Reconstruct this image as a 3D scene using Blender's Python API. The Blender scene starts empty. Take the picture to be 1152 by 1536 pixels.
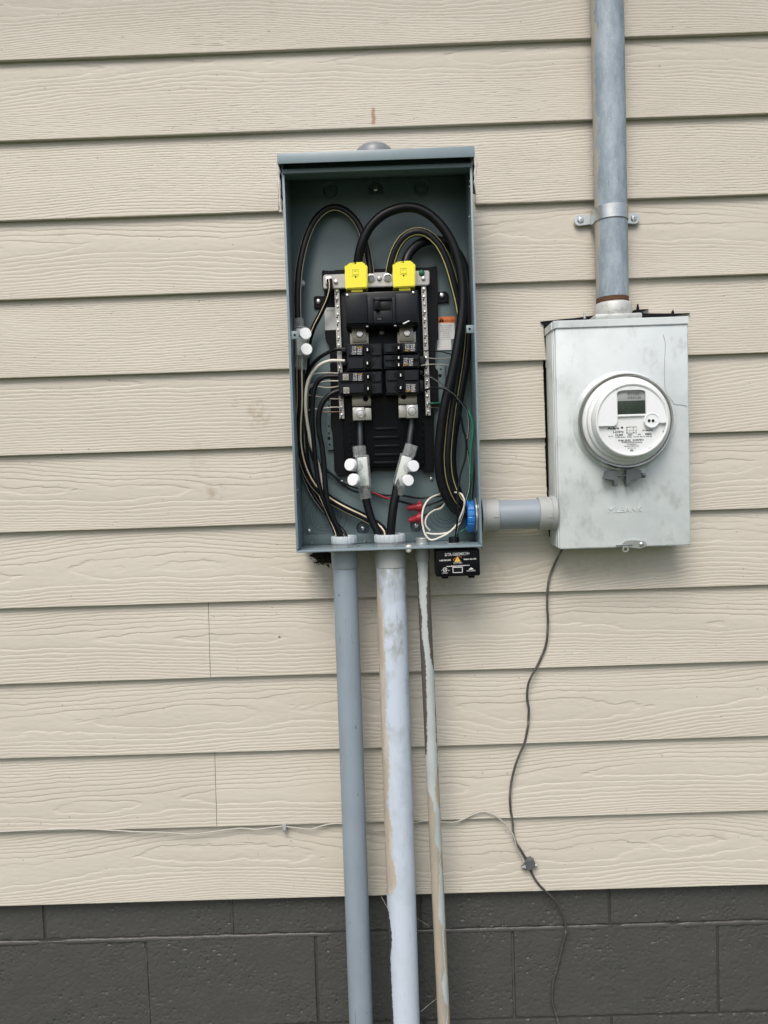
import bpy, bmesh, math, random
import numpy as np
from mathutils import Vector, Matrix, noise as mnoise
random.seed(7)
C = bpy.context.scene.collection
SC = bpy.context.scene
R = math.radians

# ------------------------------------------------------------------ camera
PITCH, YAW, ROLL, DIST, CAMZ, F = -0.04847376, -0.00823991, -0.03259133, 1.61029559, 1.43953164, 1155.0
def basis():
    cx, sx = math.cos(PITCH), math.sin(PITCH); cy, sy = math.cos(YAW), math.sin(YAW); cr, sr = math.cos(ROLL), math.sin(ROLL)
    f = Vector((sy*cx, cy*cx, sx)); r = Vector((cy, -sy, 0)); u = r.cross(f)
    return cr*r + sr*u, -sr*r + cr*u, f
BR, BU, BF = basis()
CAM = Vector((0, -DIST, CAMZ))
def P(px, py, d):
    """point of the place seen at photo pixel (px, py), d metres in front of the wall's sheathing"""
    D = BF + BR*((px-576)/F) - BU*((py-768)/F)
    return CAM + D*((DIST-d)/D.y)
def mpp(d): return (DIST-d)/F
cam = bpy.data.cameras.new('camera'); co = bpy.data.objects.new('camera', cam); C.objects.link(co)
co.matrix_world = Matrix((( BR.x, BU.x, -BF.x, CAM.x), (BR.y, BU.y, -BF.y, CAM.y), (BR.z, BU.z, -BF.z, CAM.z), (0,0,0,1)))
cam.sensor_fit = 'VERTICAL'; cam.sensor_height = 24; cam.sensor_width = 18; cam.lens = 24*F/1536
cam.clip_start = .02; cam.clip_end = 500
SC.camera = co

# ------------------------------------------------------------------ light
SUN_EL, SUN_AZ = R(52), R(-16)          # azimuth measured from straight in front of the wall, towards +X
w = bpy.data.worlds.new('World'); SC.world = w; w.use_nodes = True
nt = w.node_tree; nt.nodes.clear()
sky = nt.nodes.new('ShaderNodeTexSky'); sky.sky_type = 'NISHITA'; sky.sun_disc = False
sky.sun_elevation = SUN_EL; sky.sun_rotation = math.pi - SUN_AZ; sky.air_density = 1.0; sky.dust_density = 4.0; sky.ozone_density = 1.0
bg = nt.nodes.new('ShaderNodeBackground'); bg.inputs['Strength'].default_value = 0.11
out = nt.nodes.new('ShaderNodeOutputWorld')
nt.links.new(sky.outputs[0], bg.inputs[0]); nt.links.new(bg.outputs[0], out.inputs[0])
sl = bpy.data.lights.new('sun', 'SUN'); sl.energy = 1.38; sl.angle = R(30); sl.color = (1.0, .97, .92)
so = bpy.data.objects.new('sun', sl); C.objects.link(so)
sd = Vector((math.sin(SUN_AZ)*math.cos(SUN_EL), -math.cos(SUN_AZ)*math.cos(SUN_EL), math.sin(SUN_EL)))
so.rotation_euler = sd.to_track_quat('Z', 'Y').to_euler(); so.location = sd*6
SC.view_settings.view_transform = 'Standard'; SC.view_settings.look = 'None'
SC.view_settings.exposure = 0.62; SC.view_settings.gamma = 1; SC.view_settings.use_curve_mapping = False
SC.render.engine = 'CYCLES'; SC.cycles.use_denoising = True; SC.cycles.max_bounces = 8; SC.cycles.transparent_max_bounces = 12

# ------------------------------------------------------------------ node helpers
class NT:
    def __init__(s, name):
        s.m = bpy.data.materials.new(name); s.m.use_nodes = True; s.t = s.m.node_tree; s.t.nodes.clear()
        s.out = s.n('ShaderNodeOutputMaterial'); s.b = s.n('ShaderNodeBsdfPrincipled'); s.l(s.b.outputs[0], s.out.inputs[0])
    def n(s, k, **kw):
        x = s.t.nodes.new(k)
        for a, v in kw.items(): setattr(x, a, v)
        return x
    def l(s, a, b): s.t.links.new(a, b)
    def put(s, sock, v):
        if isinstance(v, (int, float)): sock.default_value = v
        elif isinstance(v, tuple): sock.default_value = v if len(v) == len(sock.default_value) else (*v, 1)
        else: s.l(v, sock)
    def M(s, op, a, b=0.0, c=0.0, clamp=False):
        x = s.n('ShaderNodeMath', operation=op, use_clamp=clamp)
        for k, v in enumerate((a, b, c)): s.put(x.inputs[k], v)
        return x.outputs[0]
    def co(s, scale=(1,1,1), off=None):
        if not hasattr(s, 'tc'): s.tc = s.n('ShaderNodeTexCoord').outputs['Object']
        x = s.n('ShaderNodeVectorMath', operation='MULTIPLY'); s.l(s.tc, x.inputs[0]); x.inputs[1].default_value = scale
        if off is None: return x.outputs[0]
        y = s.n('ShaderNodeVectorMath', operation='ADD'); s.l(x.outputs[0], y.inputs[0]); s.put(y.inputs[1], off); return y.outputs[0]
    def xyz(s):
        if not hasattr(s, 'tc'): s.co()
        x = s.n('ShaderNodeSeparateXYZ'); s.l(s.tc, x.inputs[0]); return x.outputs[0], x.outputs[1], x.outputs[2]
    def noise(s, scale=(1,1,1), sc=1.0, det=3.0, rough=.5, off=None):
        x = s.n('ShaderNodeTexNoise'); s.l(s.co(scale, off), x.inputs['Vector']); x.inputs['Scale'].default_value = sc
        x.inputs['Detail'].default_value = det; x.inputs['Roughness'].default_value = rough; return x.outputs[0]
    def ss(s, v, a, b):
        x = s.n('ShaderNodeMapRange', interpolation_type='SMOOTHSTEP'); s.put(x.inputs[0], v)
        s.put(x.inputs[1], a); s.put(x.inputs[2], b); return x.outputs[0]
    def mix(s, f, a, b):
        x = s.n('ShaderNodeMix', data_type='RGBA'); s.put(x.inputs[0], f); s.put(x.inputs[6], a); s.put(x.inputs[7], b); return x.outputs[2]
    def bump(s, h, strength=.3, dist=.001, prev=None):
        x = s.n('ShaderNodeBump'); x.inputs['Strength'].default_value = strength; x.inputs['Distance'].default_value = dist
        s.l(h, x.inputs['Height'])
        if prev is not None: s.l(prev, x.inputs['Normal'])
        return x.outputs[0]
    def fin(s, col=None, rough=None, metal=None, nrm=None, spec=None):
        if col is not None: s.put(s.b.inputs['Base Color'], col)
        if rough is not None: s.put(s.b.inputs['Roughness'], rough)
        if metal is not None: s.put(s.b.inputs['Metallic'], metal)
        if nrm is not None: s.l(nrm, s.b.inputs['Normal'])
        if spec is not None: s.put(s.b.inputs['Specular IOR Level'], spec)
        return s.m
MATS = {}
def paint(name, c, rough=.5, metal=0.0, var=.12, sc=60, dirt=None, dirt_amt=.3, bump=.08, bsc=900, spec=.5):
    """plain coated material: mottled colour, blotchy roughness, fine relief"""
    n = NT(name)
    a = n.noise(sc=sc, det=5); b = n.noise(sc=sc*.17, det=4, rough=.6)
    k = n.M('MULTIPLY_ADD', n.M('ADD', a, b), var, 1-var)
    hsv = n.n('ShaderNodeHueSaturation'); n.l(k, hsv.inputs['Value']); hsv.inputs['Color'].default_value = (*c, 1)
    col = hsv.outputs[0]
    if dirt is not None:
        col = n.mix(n.M('MULTIPLY', n.ss(n.noise(sc=sc*.3, det=6, rough=.65, off=(3.1, 1.7, 9.2)), .5, .75), dirt_amt), col, dirt)
    rr = n.M('MULTIPLY_ADD', n.noise(sc=sc*.6, det=3), .25, rough-.12, clamp=True)
    MATS[name] = n.fin(col, rr, metal, n.bump(n.noise(sc=bsc, det=2), bump, .0006), spec)
    return MATS[name]

# ---- materials of the setting
def make_siding():
    n = NT('siding_paint'); x, y, z = n.xyz()
    oi = n.n('ShaderNodeObjectInfo'); rnd = oi.outputs['Random']
    def offv(a, b):
        c = n.n('ShaderNodeCombineXYZ'); n.l(n.M('MULTIPLY', rnd, a), c.inputs[0]); n.l(n.M('MULTIPLY', rnd, b), c.inputs[2]); n.l(n.M('MULTIPLY', rnd, 37.0), c.inputs[1]); return c.outputs[0]
    nb = n.bump(n.noise((1, 1, 1), 420, 3.0, .6), .2, .0008)
    # paint: slightly uneven beige, faint soiling along the boards, a few specks and a rust streak
    base = n.mix(n.ss(n.noise((1.3, 1, 7), 2.0, 4.0, .6, offv(5, 9)), .3, .7), (.492, .459, .393), (.526, .493, .426))
    base = n.mix(n.M('MULTIPLY', rnd, .16), base, (.485, .456, .399))
    soil = n.ss(n.noise((4, 1, 10), 1.0, 6.0, .68), .56, .78)
    base = n.mix(n.M('MULTIPLY', soil, .16), base, (.29, .25, .19))
    sm = n.ss(n.noise((7, 1, 7), 1.0, 4.0, .6, (3, 1, 8)), .66, .74)
    base = n.mix(n.M('MULTIPLY', sm, .16), base, (.30, .24, .17))
    spk = n.ss(n.noise((1, 1, 1), 120, 1.0, .5), .775, .80)
    base = n.mix(n.M('MULTIPLY', spk, .55), base, (.16, .13, .10))
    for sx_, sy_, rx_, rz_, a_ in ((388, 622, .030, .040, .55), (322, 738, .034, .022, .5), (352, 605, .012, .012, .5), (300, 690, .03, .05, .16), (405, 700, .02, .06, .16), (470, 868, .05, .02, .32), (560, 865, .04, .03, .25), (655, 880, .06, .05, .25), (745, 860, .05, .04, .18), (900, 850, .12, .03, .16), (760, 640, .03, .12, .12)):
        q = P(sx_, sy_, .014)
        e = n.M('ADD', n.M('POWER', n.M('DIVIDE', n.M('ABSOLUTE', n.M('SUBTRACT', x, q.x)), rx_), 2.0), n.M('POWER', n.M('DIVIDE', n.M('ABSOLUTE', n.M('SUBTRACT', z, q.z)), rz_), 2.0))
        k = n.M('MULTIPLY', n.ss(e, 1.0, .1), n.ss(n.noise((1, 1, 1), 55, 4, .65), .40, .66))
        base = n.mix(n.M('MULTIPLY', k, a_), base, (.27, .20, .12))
    rp = P(560, 176, .014)
    rx = n.ss(n.M('ABSOLUTE', n.M('ADD', n.M('SUBTRACT', x, rp.x), n.M('MULTIPLY_ADD', n.noise((1, 1, 1), 110, 2), .007, -.0035))), .0058, .0012)
    rz = n.ss(n.M('ABSOLUTE', n.M('SUBTRACT', z, rp.z)), .021, .012)
    base = n.mix(n.M('MULTIPLY', n.M('MULTIPLY', rx, rz), .8), base, (.27, .145, .07))
    return n.fin(base, n.M('MULTIPLY_ADD', n.noise((1, 1, 1), 60, 3), .2, .45), 0.0, nb, .35)
def make_block():
    n = NT('painted_block'); oi = n.n('ShaderNodeObjectInfo')
    big = n.noise(sc=14, det=5, rough=.6); fine = n.noise(sc=240, det=4, rough=.65)
    col = n.mix(big, (.055, .055, .0535), (.073, .073, .071))
    col = n.mix(n.M('MULTIPLY', oi.outputs['Random'], .3), col, (.060, .061, .058))
    speck = n.ss(n.noise(sc=210, det=1), .78, .81)
    col = n.mix(n.M('MULTIPLY', speck, .5), col, (.35, .34, .31))
    return n.fin(col, n.M('MULTIPLY_ADD', fine, .25, .30), 0.0, n.bump(fine, .5, .0012), .5)
def make_peel(name, rad, base, kind, tilt, zs, *curves):
    """old conduit whose paint peels; the object's origin is on the conduit's axis at its top. curves: flake edges as
    (height, position across the pipe -1..1) lists"""
    n = NT(name); x, y, z = n.xyz()
    xr = n.M('DIVIDE', n.M('SUBTRACT', x, n.M('MULTIPLY', z, tilt)), rad)
    za, zb = zs; t = n.M('DIVIDE', n.M('SUBTRACT', z, za), zb-za)
    def crv(pts):
        c = n.n('ShaderNodeFloatCurve'); n.l(t, c.inputs['Value']); m = c.mapping.curves[0]
        q = sorted(((min(max((h-za)/(zb-za), 0), 1), (v+1.5)/3) for h, v in pts))
        m.points[0].location = q[0]; m.points[1].location = q[-1]
        for a in q[1:-1]: m.points.new(*a)
        for p_ in m.points: p_.handle_type = 'VECTOR'
        c.mapping.update(); return n.M('MULTIPLY_ADD', c.outputs[0], 3.0, -1.5)
    jag = n.M('ADD', n.M('MULTIPLY_ADD', n.noise((.6, .6, 1), 85, 5, .7), 1.3, -.65), n.M('MULTIPLY_ADD', n.noise((.4, .4, 1), 170, 3, .65), .6, -.3))
    mott = n.noise((1, 1, .6), 22, 5, .65)
    if kind == 'wide':
        c = n.mix(n.ss(mott, .4, .72), base, (base[0]*.86, base[1]*.86, base[2]*.84))
        c = n.mix(n.M('MULTIPLY', n.ss(mott, .44, .64), n.M('MULTIPLY', n.ss(z, -.48, -.03), .9)), c, (.27, .285, .275))
        c = n.mix(n.M('MULTIPLY', n.ss(n.noise((1, 1, 1), 9, 3, .5, (8, 8, 8)), .62, .72), .4), c, (.28, .30, .33))
        c1 = n.ss(n.M('SUBTRACT', n.M('MULTIPLY_ADD', jag, .40, crv(curves[0])), xr), -.09, .07)
        tan = n.mix(n.ss(n.noise((1, 1, .25), 60, 4, .6), .45, .6), (.44, .37, .285), (.52, .47, .40))
        c = n.mix(n.M('MULTIPLY', c1, .92), c, tan)
        c2 = n.ss(n.M('SUBTRACT', n.M('MULTIPLY_ADD', jag, .16, crv(curves[1])), xr), -.03, .03)
        c = n.mix(c2, c, (.05, .05, .05))
        strk = n.M('MULTIPLY', n.ss(n.noise((1, 1, .04), 300, 3, .6), .64, .72), .5)
        c = n.mix(strk, c, (.26, .29, .33)); hh = n.M('ADD', c1, n.M('MULTIPLY', c2, -1.0))
    else:
        c = n.mix(n.ss(mott, .4, .72), base, (base[0]*.82, base[1]*.85, base[2]*.84))
        l, r = crv(curves[0]), crv(curves[1])
        j = n.M('MULTIPLY', jag, .40)
        inl = n.ss(n.M('SUBTRACT', xr, n.M('ADD', l, j)), -.06, .06); inr = n.ss(n.M('SUBTRACT', n.M('ADD', r, j), xr), -.06, .06)
        c1 = n.M('SUBTRACT', 1.0, n.M('MULTIPLY', inl, inr))
        lo = n.ss(n.M('ADD', z, n.M('MULTIPLY', jag, .02)), -.385, -.43)
        old = n.mix(lo, (.085, .076, .065), n.mix(n.ss(n.noise((1, 1, .3), 50, 4, .6), .4, .65), (.38, .325, .26), (.33, .30, .25)))
        c = n.mix(c1, c, old); hh = c1
    nb = n.bump(hh, .6, .0009); nb = n.bump(n.noise(sc=150, det=4), .1, .001, nb)
    return n.fin(c, n.M('MULTIPLY_ADD', mott, .25, .42), 0.0, nb, .5)
def make_galv():
    n = NT('galvanised_conduit'); x, y, z = n.xyz()
    m1 = n.noise((1, 1, .35), 55, 5, .65); m2 = n.noise((1, 1, 1), 240, 3, .6)
    c = n.mix(n.ss(m1, .35, .7), (.225, .278, .33), (.34, .40, .455))
    c = n.mix(n.M('MULTIPLY', n.ss(m2, .6, .72), .5), c, (.5, .51, .5))
    c = n.mix(n.M('MULTIPLY', n.ss(n.noise((1, 1, .12), 120, 4, .6), .66, .72), .7), c, (.10, .10, .10))
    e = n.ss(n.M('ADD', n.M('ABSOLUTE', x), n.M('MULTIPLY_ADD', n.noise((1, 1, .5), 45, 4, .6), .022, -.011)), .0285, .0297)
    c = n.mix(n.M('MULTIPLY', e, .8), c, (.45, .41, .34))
    rr = n.M('MULTIPLY_ADD', m1, .3, .42)
    return n.fin(c, rr, .12, n.bump(n.M('ADD', m1, m2), .15, .001), .5)
def make_clear(name, tint, fac):
    n = NT(name); n.t.nodes.remove(n.b)
    tr = n.n('ShaderNodeBsdfTransparent'); tr.inputs[0].default_value = (*tint, 1)
    d = n.n('ShaderNodeBsdfPrincipled'); d.inputs['Base Color'].default_value = (.80, .82, .82, 1); d.inputs['Roughness'].default_value = .05
    d.inputs['Coat Weight'].default_value = .3
    lw = n.n('ShaderNodeLayerWeight'); lw.inputs[0].default_value = .25
    k = n.M('ADD', n.M('MULTIPLY', n.M('POWER', lw.outputs['Facing'], 2.0), .5), n.M('MULTIPLY', n.noise(sc=120, det=3), fac*2), clamp=True)
    mx = n.n('ShaderNodeMixShader'); n.l(k, mx.inputs[0]); n.l(tr.outputs[0], mx.inputs[1]); n.l(d.outputs[0], mx.inputs[2]); n.l(mx.outputs[0], n.out.inputs[0])
    MATS[name] = n.m; return n.m
def make_meter_paint():
    n = NT('meter_box_paint')
    a = n.noise((1, 1, 1), 9, 6, .62); b = n.noise((1, 1, .6), 24, 5, .65, (5, 5, 5)); s = n.noise((.3, 1, 1), 130, 4, .6)
    c = n.mix(n.ss(a, .38, .66), (.635, .685, .69), (.535, .585, .59))
    c = n.mix(n.M('MULTIPLY', n.ss(b, .52, .70), .46), c, (.32, .33, .32))
    c = n.mix(n.M('MULTIPLY', n.ss(s, .74, .78), .45), c, (.2, .2, .18))
    MATS['meter_box_paint'] = n.fin(c, n.M('MULTIPLY_ADD', a, .25, .34), .15, n.bump(n.noise(sc=500, det=3), .08, .0006), .5)
    return n.m
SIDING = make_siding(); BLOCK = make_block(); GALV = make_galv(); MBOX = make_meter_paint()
MORTAR = paint('joint_paint', (.045, .044, .042), .5, var=.3, bump=.8, bsc=200)
GROUND = paint('lawn', (.055, .075, .03), .9, var=.5, sc=12, bump=.5, bsc=90)
SHEATH = paint('dark_sheathing', (.018, .016, .014), .9, var=.4, spec=.1)
CASE = paint('panel_grey', (.116, .166, .178), .42, var=.10, sc=30, dirt=(.07, .095, .10), dirt_amt=.25)
GROOVE_SHADE = paint('panel_groove_shade', (.035, .048, .052), .6)  # darker copy of the case grey: shade in the knockout grooves as colour
CASEL = paint('panel_rim', (.20, .262, .292), .34, var=.08, sc=40, dirt=(.13, .15, .15), dirt_amt=.2)
HUBP = paint('hub_grey', (.20, .215, .235), .35)
BLACK = paint('black_plastic', (.0040, .0046, .0065), .38, var=.3, sc=80, spec=.14)
NAVY = paint('breaker_plastic', (.0075, .0095, .0135), .36, var=.3, sc=90, bump=.15, spec=.22)
CABLE = paint('cable_jacket', (.0045, .0052, .0068), .36, var=.35, sc=160, dirt=(.022, .022, .022), dirt_amt=.35, spec=.26)
GREYC = paint('charcoal_jacket', (.020, .026, .032), .42, var=.25, sc=120)
STRIPE = paint('cable_stripe', (.62, .56, .26), .5)
TANSTR = paint('tan_stripe', (.60, .51, .36), .5)
WHITEW = paint('white_wire', (.62, .60, .53), .45)
GREEN = paint('green_wire', (.012, .12, .075), .4)
GSCREW = paint('green_screw', (.01, .11, .06), .25, .5)
RED = paint('red_plastic', (.33, .014, .025), .35, var=.2)
BLUE = paint('blue_plastic', (.02, .17, .50), .35, var=.25)
YELLOW = paint('yellow_plastic', (.84, .755, .035), .42, var=.10, sc=40)
ALU = paint('tin_plate', (.40, .395, .37), .36, .6, var=.3, sc=120, bump=.15)
BRASS = paint('dull_bus', (.36, .335, .29), .36, .6, var=.25)
STEEL = paint('screw_steel', (.62, .62, .62), .25, .9, var=.2)
ZINC = paint('zinc_steel', (.50, .53, .52), .30, .7, var=.35, sc=70)
WHITE = paint('white_plastic', (.80, .82, .84), .35, var=.06)
PLATEW = paint('white_plate', (.74, .76, .76), .4, var=.05)
OFFW = paint('label_white', (.56, .58, .58), .5, var=.12, sc=150)
def make_pvc():
    n = NT('scuffed_pvc')
    m1 = n.noise((1, 1, .4), 22, 4, .6)
    c = n.mix(n.ss(m1, .35, .7), (.25, .302, .352), (.225, .272, .318))
    sc_ = n.M('MULTIPLY', n.ss(n.noise((1, 1, .05), 230, 2, .5), .70, .74), n.ss(n.noise((1, 1, .6), 14, 2, .5, (4, 4, 4)), .52, .62))
    c = n.mix(n.M('MULTIPLY', sc_, .75), c, (.06, .06, .06))
    c = n.mix(n.M('MULTIPLY', n.ss(n.noise((1, 1, 1), 130, 1), .76, .79), .7), c, (.07, .07, .07))
    MATS['scuffed_pvc'] = n.fin(c, n.M('MULTIPLY_ADD', m1, .2, .38), 0.0, n.bump(n.noise(sc=300, det=2), .05, .0006), .5)
    return n.m
SCUFF = make_pvc()
PVC = paint('grey_pvc', (.245, .285, .325), .34, var=.07, sc=25, dirt=(.17, .19, .20), dirt_amt=.25)
PVCO = paint('old_pvc', (.34, .36, .355), .5, var=.15, sc=40, dirt=(.17, .18, .16), dirt_amt=.5)
BUSH = paint('pale_bushing', (.42, .47, .495), .38, var=.15)
RUST = paint('rust', (.10, .045, .022), .8, var=.5, sc=200, bump=.6)
CAST = paint('cast_hub', (.50, .52, .51), .5, .2, var=.15, sc=150, dirt=(.18, .15, .12), dirt_amt=.7, bump=.4, bsc=500)
PEWTER = paint('dark_zinc', (.17, .18, .19), .42, .6, var=.3)
LCD = paint('lcd', (.024, .038, .026), .3, var=.1, spec=.15)
INK = paint('black_ink', (.010, .010, .011), .7, spec=.08)
GINK = paint('grey_ink', (.13, .13, .13), .6)
WINK = paint('white_ink', (.72, .72, .72), .6)
YINK = paint('yellow_ink', (.72, .48, .06), .6)
ORANGE = paint('orange_label', (.62, .17, .04), .5)
OLDWIRE = paint('weathered_sheath', (.060, .055, .052), .6, var=.5, sc=90, dirt=(.42, .40, .36), dirt_amt=.55)
BARE = paint('grey_wire', (.40, .38, .34), .5, var=.3, sc=90)
SPLB = paint('splice_metal', (.72, .73, .69), .35, .15, var=.12)
RINGM = paint('ring_steel', (.33, .33, .31), .22, .85, var=.3, sc=40)
COPPER = paint('dull_copper', (.34, .24, .19), .4, .6)
DEBRIS = paint('nest_debris', (.035, .032, .02), .95, var=.8, sc=300)
CAULK = paint('caulk', (.52, .50, .46), .5, var=.2, sc=200, bump=.5, bsc=200)
CLEAR = make_clear('clear_sleeve', (.92, .94, .94), .13)
GLASS = make_clear('clear_cover', (.98, .985, .985), .015)
PD = .088                                             # distance of the conduits' axes from the wall
def hz(y, px=590): return P(px, y, PD).z
WTOP, TTOP, TBOT = P(586, 850, PD), P(634.3, 850, PD), P(666, 1536, PD)
TTILT = (TTOP.x - TBOT.x)/(TTOP.z - TBOT.z)
def rel(pts, top): return [(hz(y)-top.z, v) for y, v in pts]
PEELW = make_peel('peeling_wide', 22.3*mpp(PD), (.52, .59, .68), 'wide', 0.0, (-1.0, 0.0),
    rel([(850, -.97), (885, -.85), (910, -.62), (995, -.56), (1079, -.68), (1103, -.5), (1151, -.55), (1200, -.74), (1233, -.47), (1276, -.52), (1313, -.28), (1331, -.6), (1341, -1.3), (1536, -1.3)], WTOP),
    rel([(850, -1.4), (1352, -1.4), (1361, -.88), (1401, -.72), (1427, -.88), (1477, -.86), (1536, -.8)], WTOP))
PEELT = make_peel('peeling_thin', 10.0*mpp(PD), (.43, .47, .465), 'thin', TTILT, (-1.0, 0.0),
    rel([(850, -.8), (898, -.75), (930, -.5), (947, -.65), (985, -.35), (1000, -.3), (1055, -.4), (1100, -.55), (1127, -.7), (1139, -1.2), (1165, -1.2), (1180, -.95), (1200, -.2), (1222, .1), (1260, -.1), (1278, .55), (1300, .3), (1370, -.2), (1388, .35), (1400, .3), (1450, .4), (1470, -.1), (1495, .1), (1505, .6), (1536, .2)], TTOP),
    rel([(850, .75), (898, .25), (930, .25), (947, .3), (985, .45), (1007, .95), (1055, .9), (1100, .8), (1127, .9), (1139, 1.2), (1150, .8), (1180, .2), (1200, .35), (1215, .95), (1270, .9), (1284, .6), (1312, .75), (1385, .85), (1396, .5), (1450, .6), (1470, .85), (1498, .9), (1510, .62), (1536, .5)], TTOP))

# ------------------------------------------------------------------ mesh helpers
def new(): return bmesh.new()
def origin_of(par):
    while par is not None and par.parent is not None: par = par.parent
    return par.location.copy() if par is not None else Vector((0, 0, 0))
def obj(name, bm, m, par=None, smooth=38, origin=None, label=None):
    o0 = origin if origin is not None else origin_of(par)
    if o0.length > 0: bmesh.ops.translate(bm, verts=bm.verts, vec=-o0)
    bmesh.ops.recalc_face_normals(bm, faces=bm.faces)
    me = bpy.data.meshes.new(name); bm.to_mesh(me); bm.free()
    for k in (m if isinstance(m, (list, tuple)) else [m]): me.materials.append(k)
    if smooth:
        me.shade_smooth(); me.set_sharp_from_angle(angle=R(smooth))
    o = bpy.data.objects.new(name, me); C.objects.link(o)
    if par is not None: o.parent = par
    elif origin is not None: o.location = origin
    if label: o['label'] = label
    return o
def tag(o, label, cat, group=None):
    o['label'] = label; o['category'] = cat
    if group: o['group'] = group
    return o
def thing(name, label, cat, loc=(0, 0, 0), group=None):
    o = bpy.data.objects.new(name, None); C.objects.link(o); o.location = loc; o.empty_display_size = .02
    return tag(o, label, cat, group)
def box(bm, x0, x1, y0, y1, z0, z1, bev=0, seg=2):
    r = bmesh.ops.create_cube(bm, size=1, matrix=Matrix.Translation(((x0+x1)/2, (y0+y1)/2, (z0+z1)/2)) @ Matrix.Diagonal((abs(x1-x0), abs(y1-y0), abs(z1-z0), 1)))
    if bev:
        es = list({e for v in r['verts'] for e in v.link_edges})
        bmesh.ops.bevel(bm, geom=es, offset=bev, segments=seg, affect='EDGES', profile=.5)
    return bm
def rect(px0, py0, px1, py1, d):
    my, mx = (py0+py1)/2, (px0+px1)/2
    return P(px0, my, d).x, P(px1, my, d).x, P(mx, py1, d).z, P(mx, py0, d).z
def pbox(bm, px0, py0, px1, py1, d0, d1, bev=0, seg=2):
    x0, x1, z0, z1 = rect(px0, py0, px1, py1, d1)
    return box(bm, x0, x1, -d1, -d0, z0, z1, bev, seg)
def prism(bm, pts, y0, y1, bev=0):
    """pts: (x, z) outline; between y0 and y1"""
    a = [bm.verts.new((x, y0, z)) for x, z in pts]; b = [bm.verts.new((x, y1, z)) for x, z in pts]
    n = len(pts); bm.faces.new(a); bm.faces.new(b[::-1])
    for i in range(n): bm.faces.new((a[i], b[i], b[(i+1) % n], a[(i+1) % n]))
    if bev:
        es = [e for e in bm.edges if e.verts[0] in a and e.verts[1] in a] if y0 < y1 else [e for e in bm.edges if e.verts[0] in b and e.verts[1] in b]
        bmesh.ops.bevel(bm, geom=es, offset=bev, segments=2, affect='EDGES')
    return bm
def ppoly(bm, pts, d0, d1, bev=0):
    q = [P(x, y, d1) for x, y in pts]
    return prism(bm, [(v.x, v.z) for v in q], -d1, -d0, bev)
def frame_of(ax):
    ax = ax.normalized(); t = Vector((0, -1, 0)) if abs(ax.y) < .9 else Vector((1, 0, 0))
    n = (t - ax*t.dot(ax)).normalized(); return ax, n, ax.cross(n)
def lathe(bm, o, ax, prof, seg=32, closed=False, mod=None, caps=True):
    """prof: (radius, distance along ax)"""
    ax, n, b = frame_of(Vector(ax)); o = Vector(o); rings = []
    for r, t in prof:
        ring = []
        for i in range(seg):
            a = 2*math.pi*i/seg; rr = r*(mod(i) if mod else 1)
            ring.append(bm.verts.new(o + ax*t + n*(rr*math.cos(a)) + b*(rr*math.sin(a))))
        rings.append(ring)
    m = len(rings)
    for k in range(m if closed else m-1):
        A, B = rings[k], rings[(k+1) % m]
        for i in range(seg): bm.faces.new((A[i], A[(i+1) % seg], B[(i+1) % seg], B[i]))
    if caps and not closed: bm.faces.new(rings[0][::-1]); bm.faces.new(rings[-1])
    return bm
def cyl(bm, p0, p1, r0, r1=None, seg=20, bev=0):
    p0, p1 = Vector(p0), Vector(p1); L = (p1-p0).length; r1 = r0 if r1 is None else r1
    pr = [(r0, 0), (r1, L)] if not bev else [(r0-bev, 0), (r0, bev), (r1, L-bev), (r1-bev*.3, L-bev*.3), (r1-bev, L)]
    return lathe(bm, p0, p1-p0, pr, seg)
def screw(bm, px, py, d, rpx, h=.002, slot=True):
    r = rpx*mpp(d); c = P(px, py, d)
    lathe(bm, c, (0, -1, 0), [(r, -h), (r, h*.3), (r*.8, h*.8), (r*.35, h)], 14)
    return bm
def catmull(pts, step):
    pts = [Vector(p) for p in pts]; q = [2*pts[0]-pts[1]] + pts + [2*pts[-1]-pts[-2]]; res = []
    for i in range(1, len(q)-2):
        a, b, c, d = q[i-1:i+3]; n = max(2, int((c-b).length/step))
        for k in range(n):
            t = k/n; res.append(.5*((2*b) + (c-a)*t + (2*a-5*b+4*c-d)*t*t + (3*b-a-3*c+d)*t**3))
    res.append(pts[-1]); return res
def tube(bm, pts, r, seg=12, step=None, stripes=(), rf=None, wob=0):
    """pts: world points; stripes: angles (deg) round the tube, 0 faces the camera, that take material 1"""
    c = catmull(pts, step or max(r*1.2, .004)); n = None; rings = []
    for i, p in enumerate(c):
        t = (c[min(i+1, len(c)-1)] - c[max(i-1, 0)]).normalized()
        if n is None: n = Vector((0, -1, 0)) if abs(t.y) < .95 else Vector((1, 0, 0))
        n = (n - t*n.dot(t)).normalized(); b = t.cross(n)
        rr = r*(rf(i/(len(c)-1)) if rf else 1)
        o = Vector((mnoise.noise(p*40), mnoise.noise(p*40+Vector((9, 0, 0))), mnoise.noise(p*40+Vector((0, 9, 0)))))*wob if wob else Vector((0, 0, 0))
        rings.append([bm.verts.new(p + o + n*(rr*math.cos(2*math.pi*k/seg)) + b*(rr*math.sin(2*math.pi*k/seg))) for k in range(seg)])
    sidx = {int(round(a/360*seg - .5)) % seg for a in stripes}
    for A, B in zip(rings, rings[1:]):
        for k in range(seg):
            f = bm.faces.new((A[k], A[(k+1) % seg], B[(k+1) % seg], B[k]))
            if k in sidx: f.material_index = 1
    bm.faces.new(rings[0][::-1]); bm.faces.new(rings[-1]); return bm
def PP(lst): return [P(*p) for p in lst]
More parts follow.
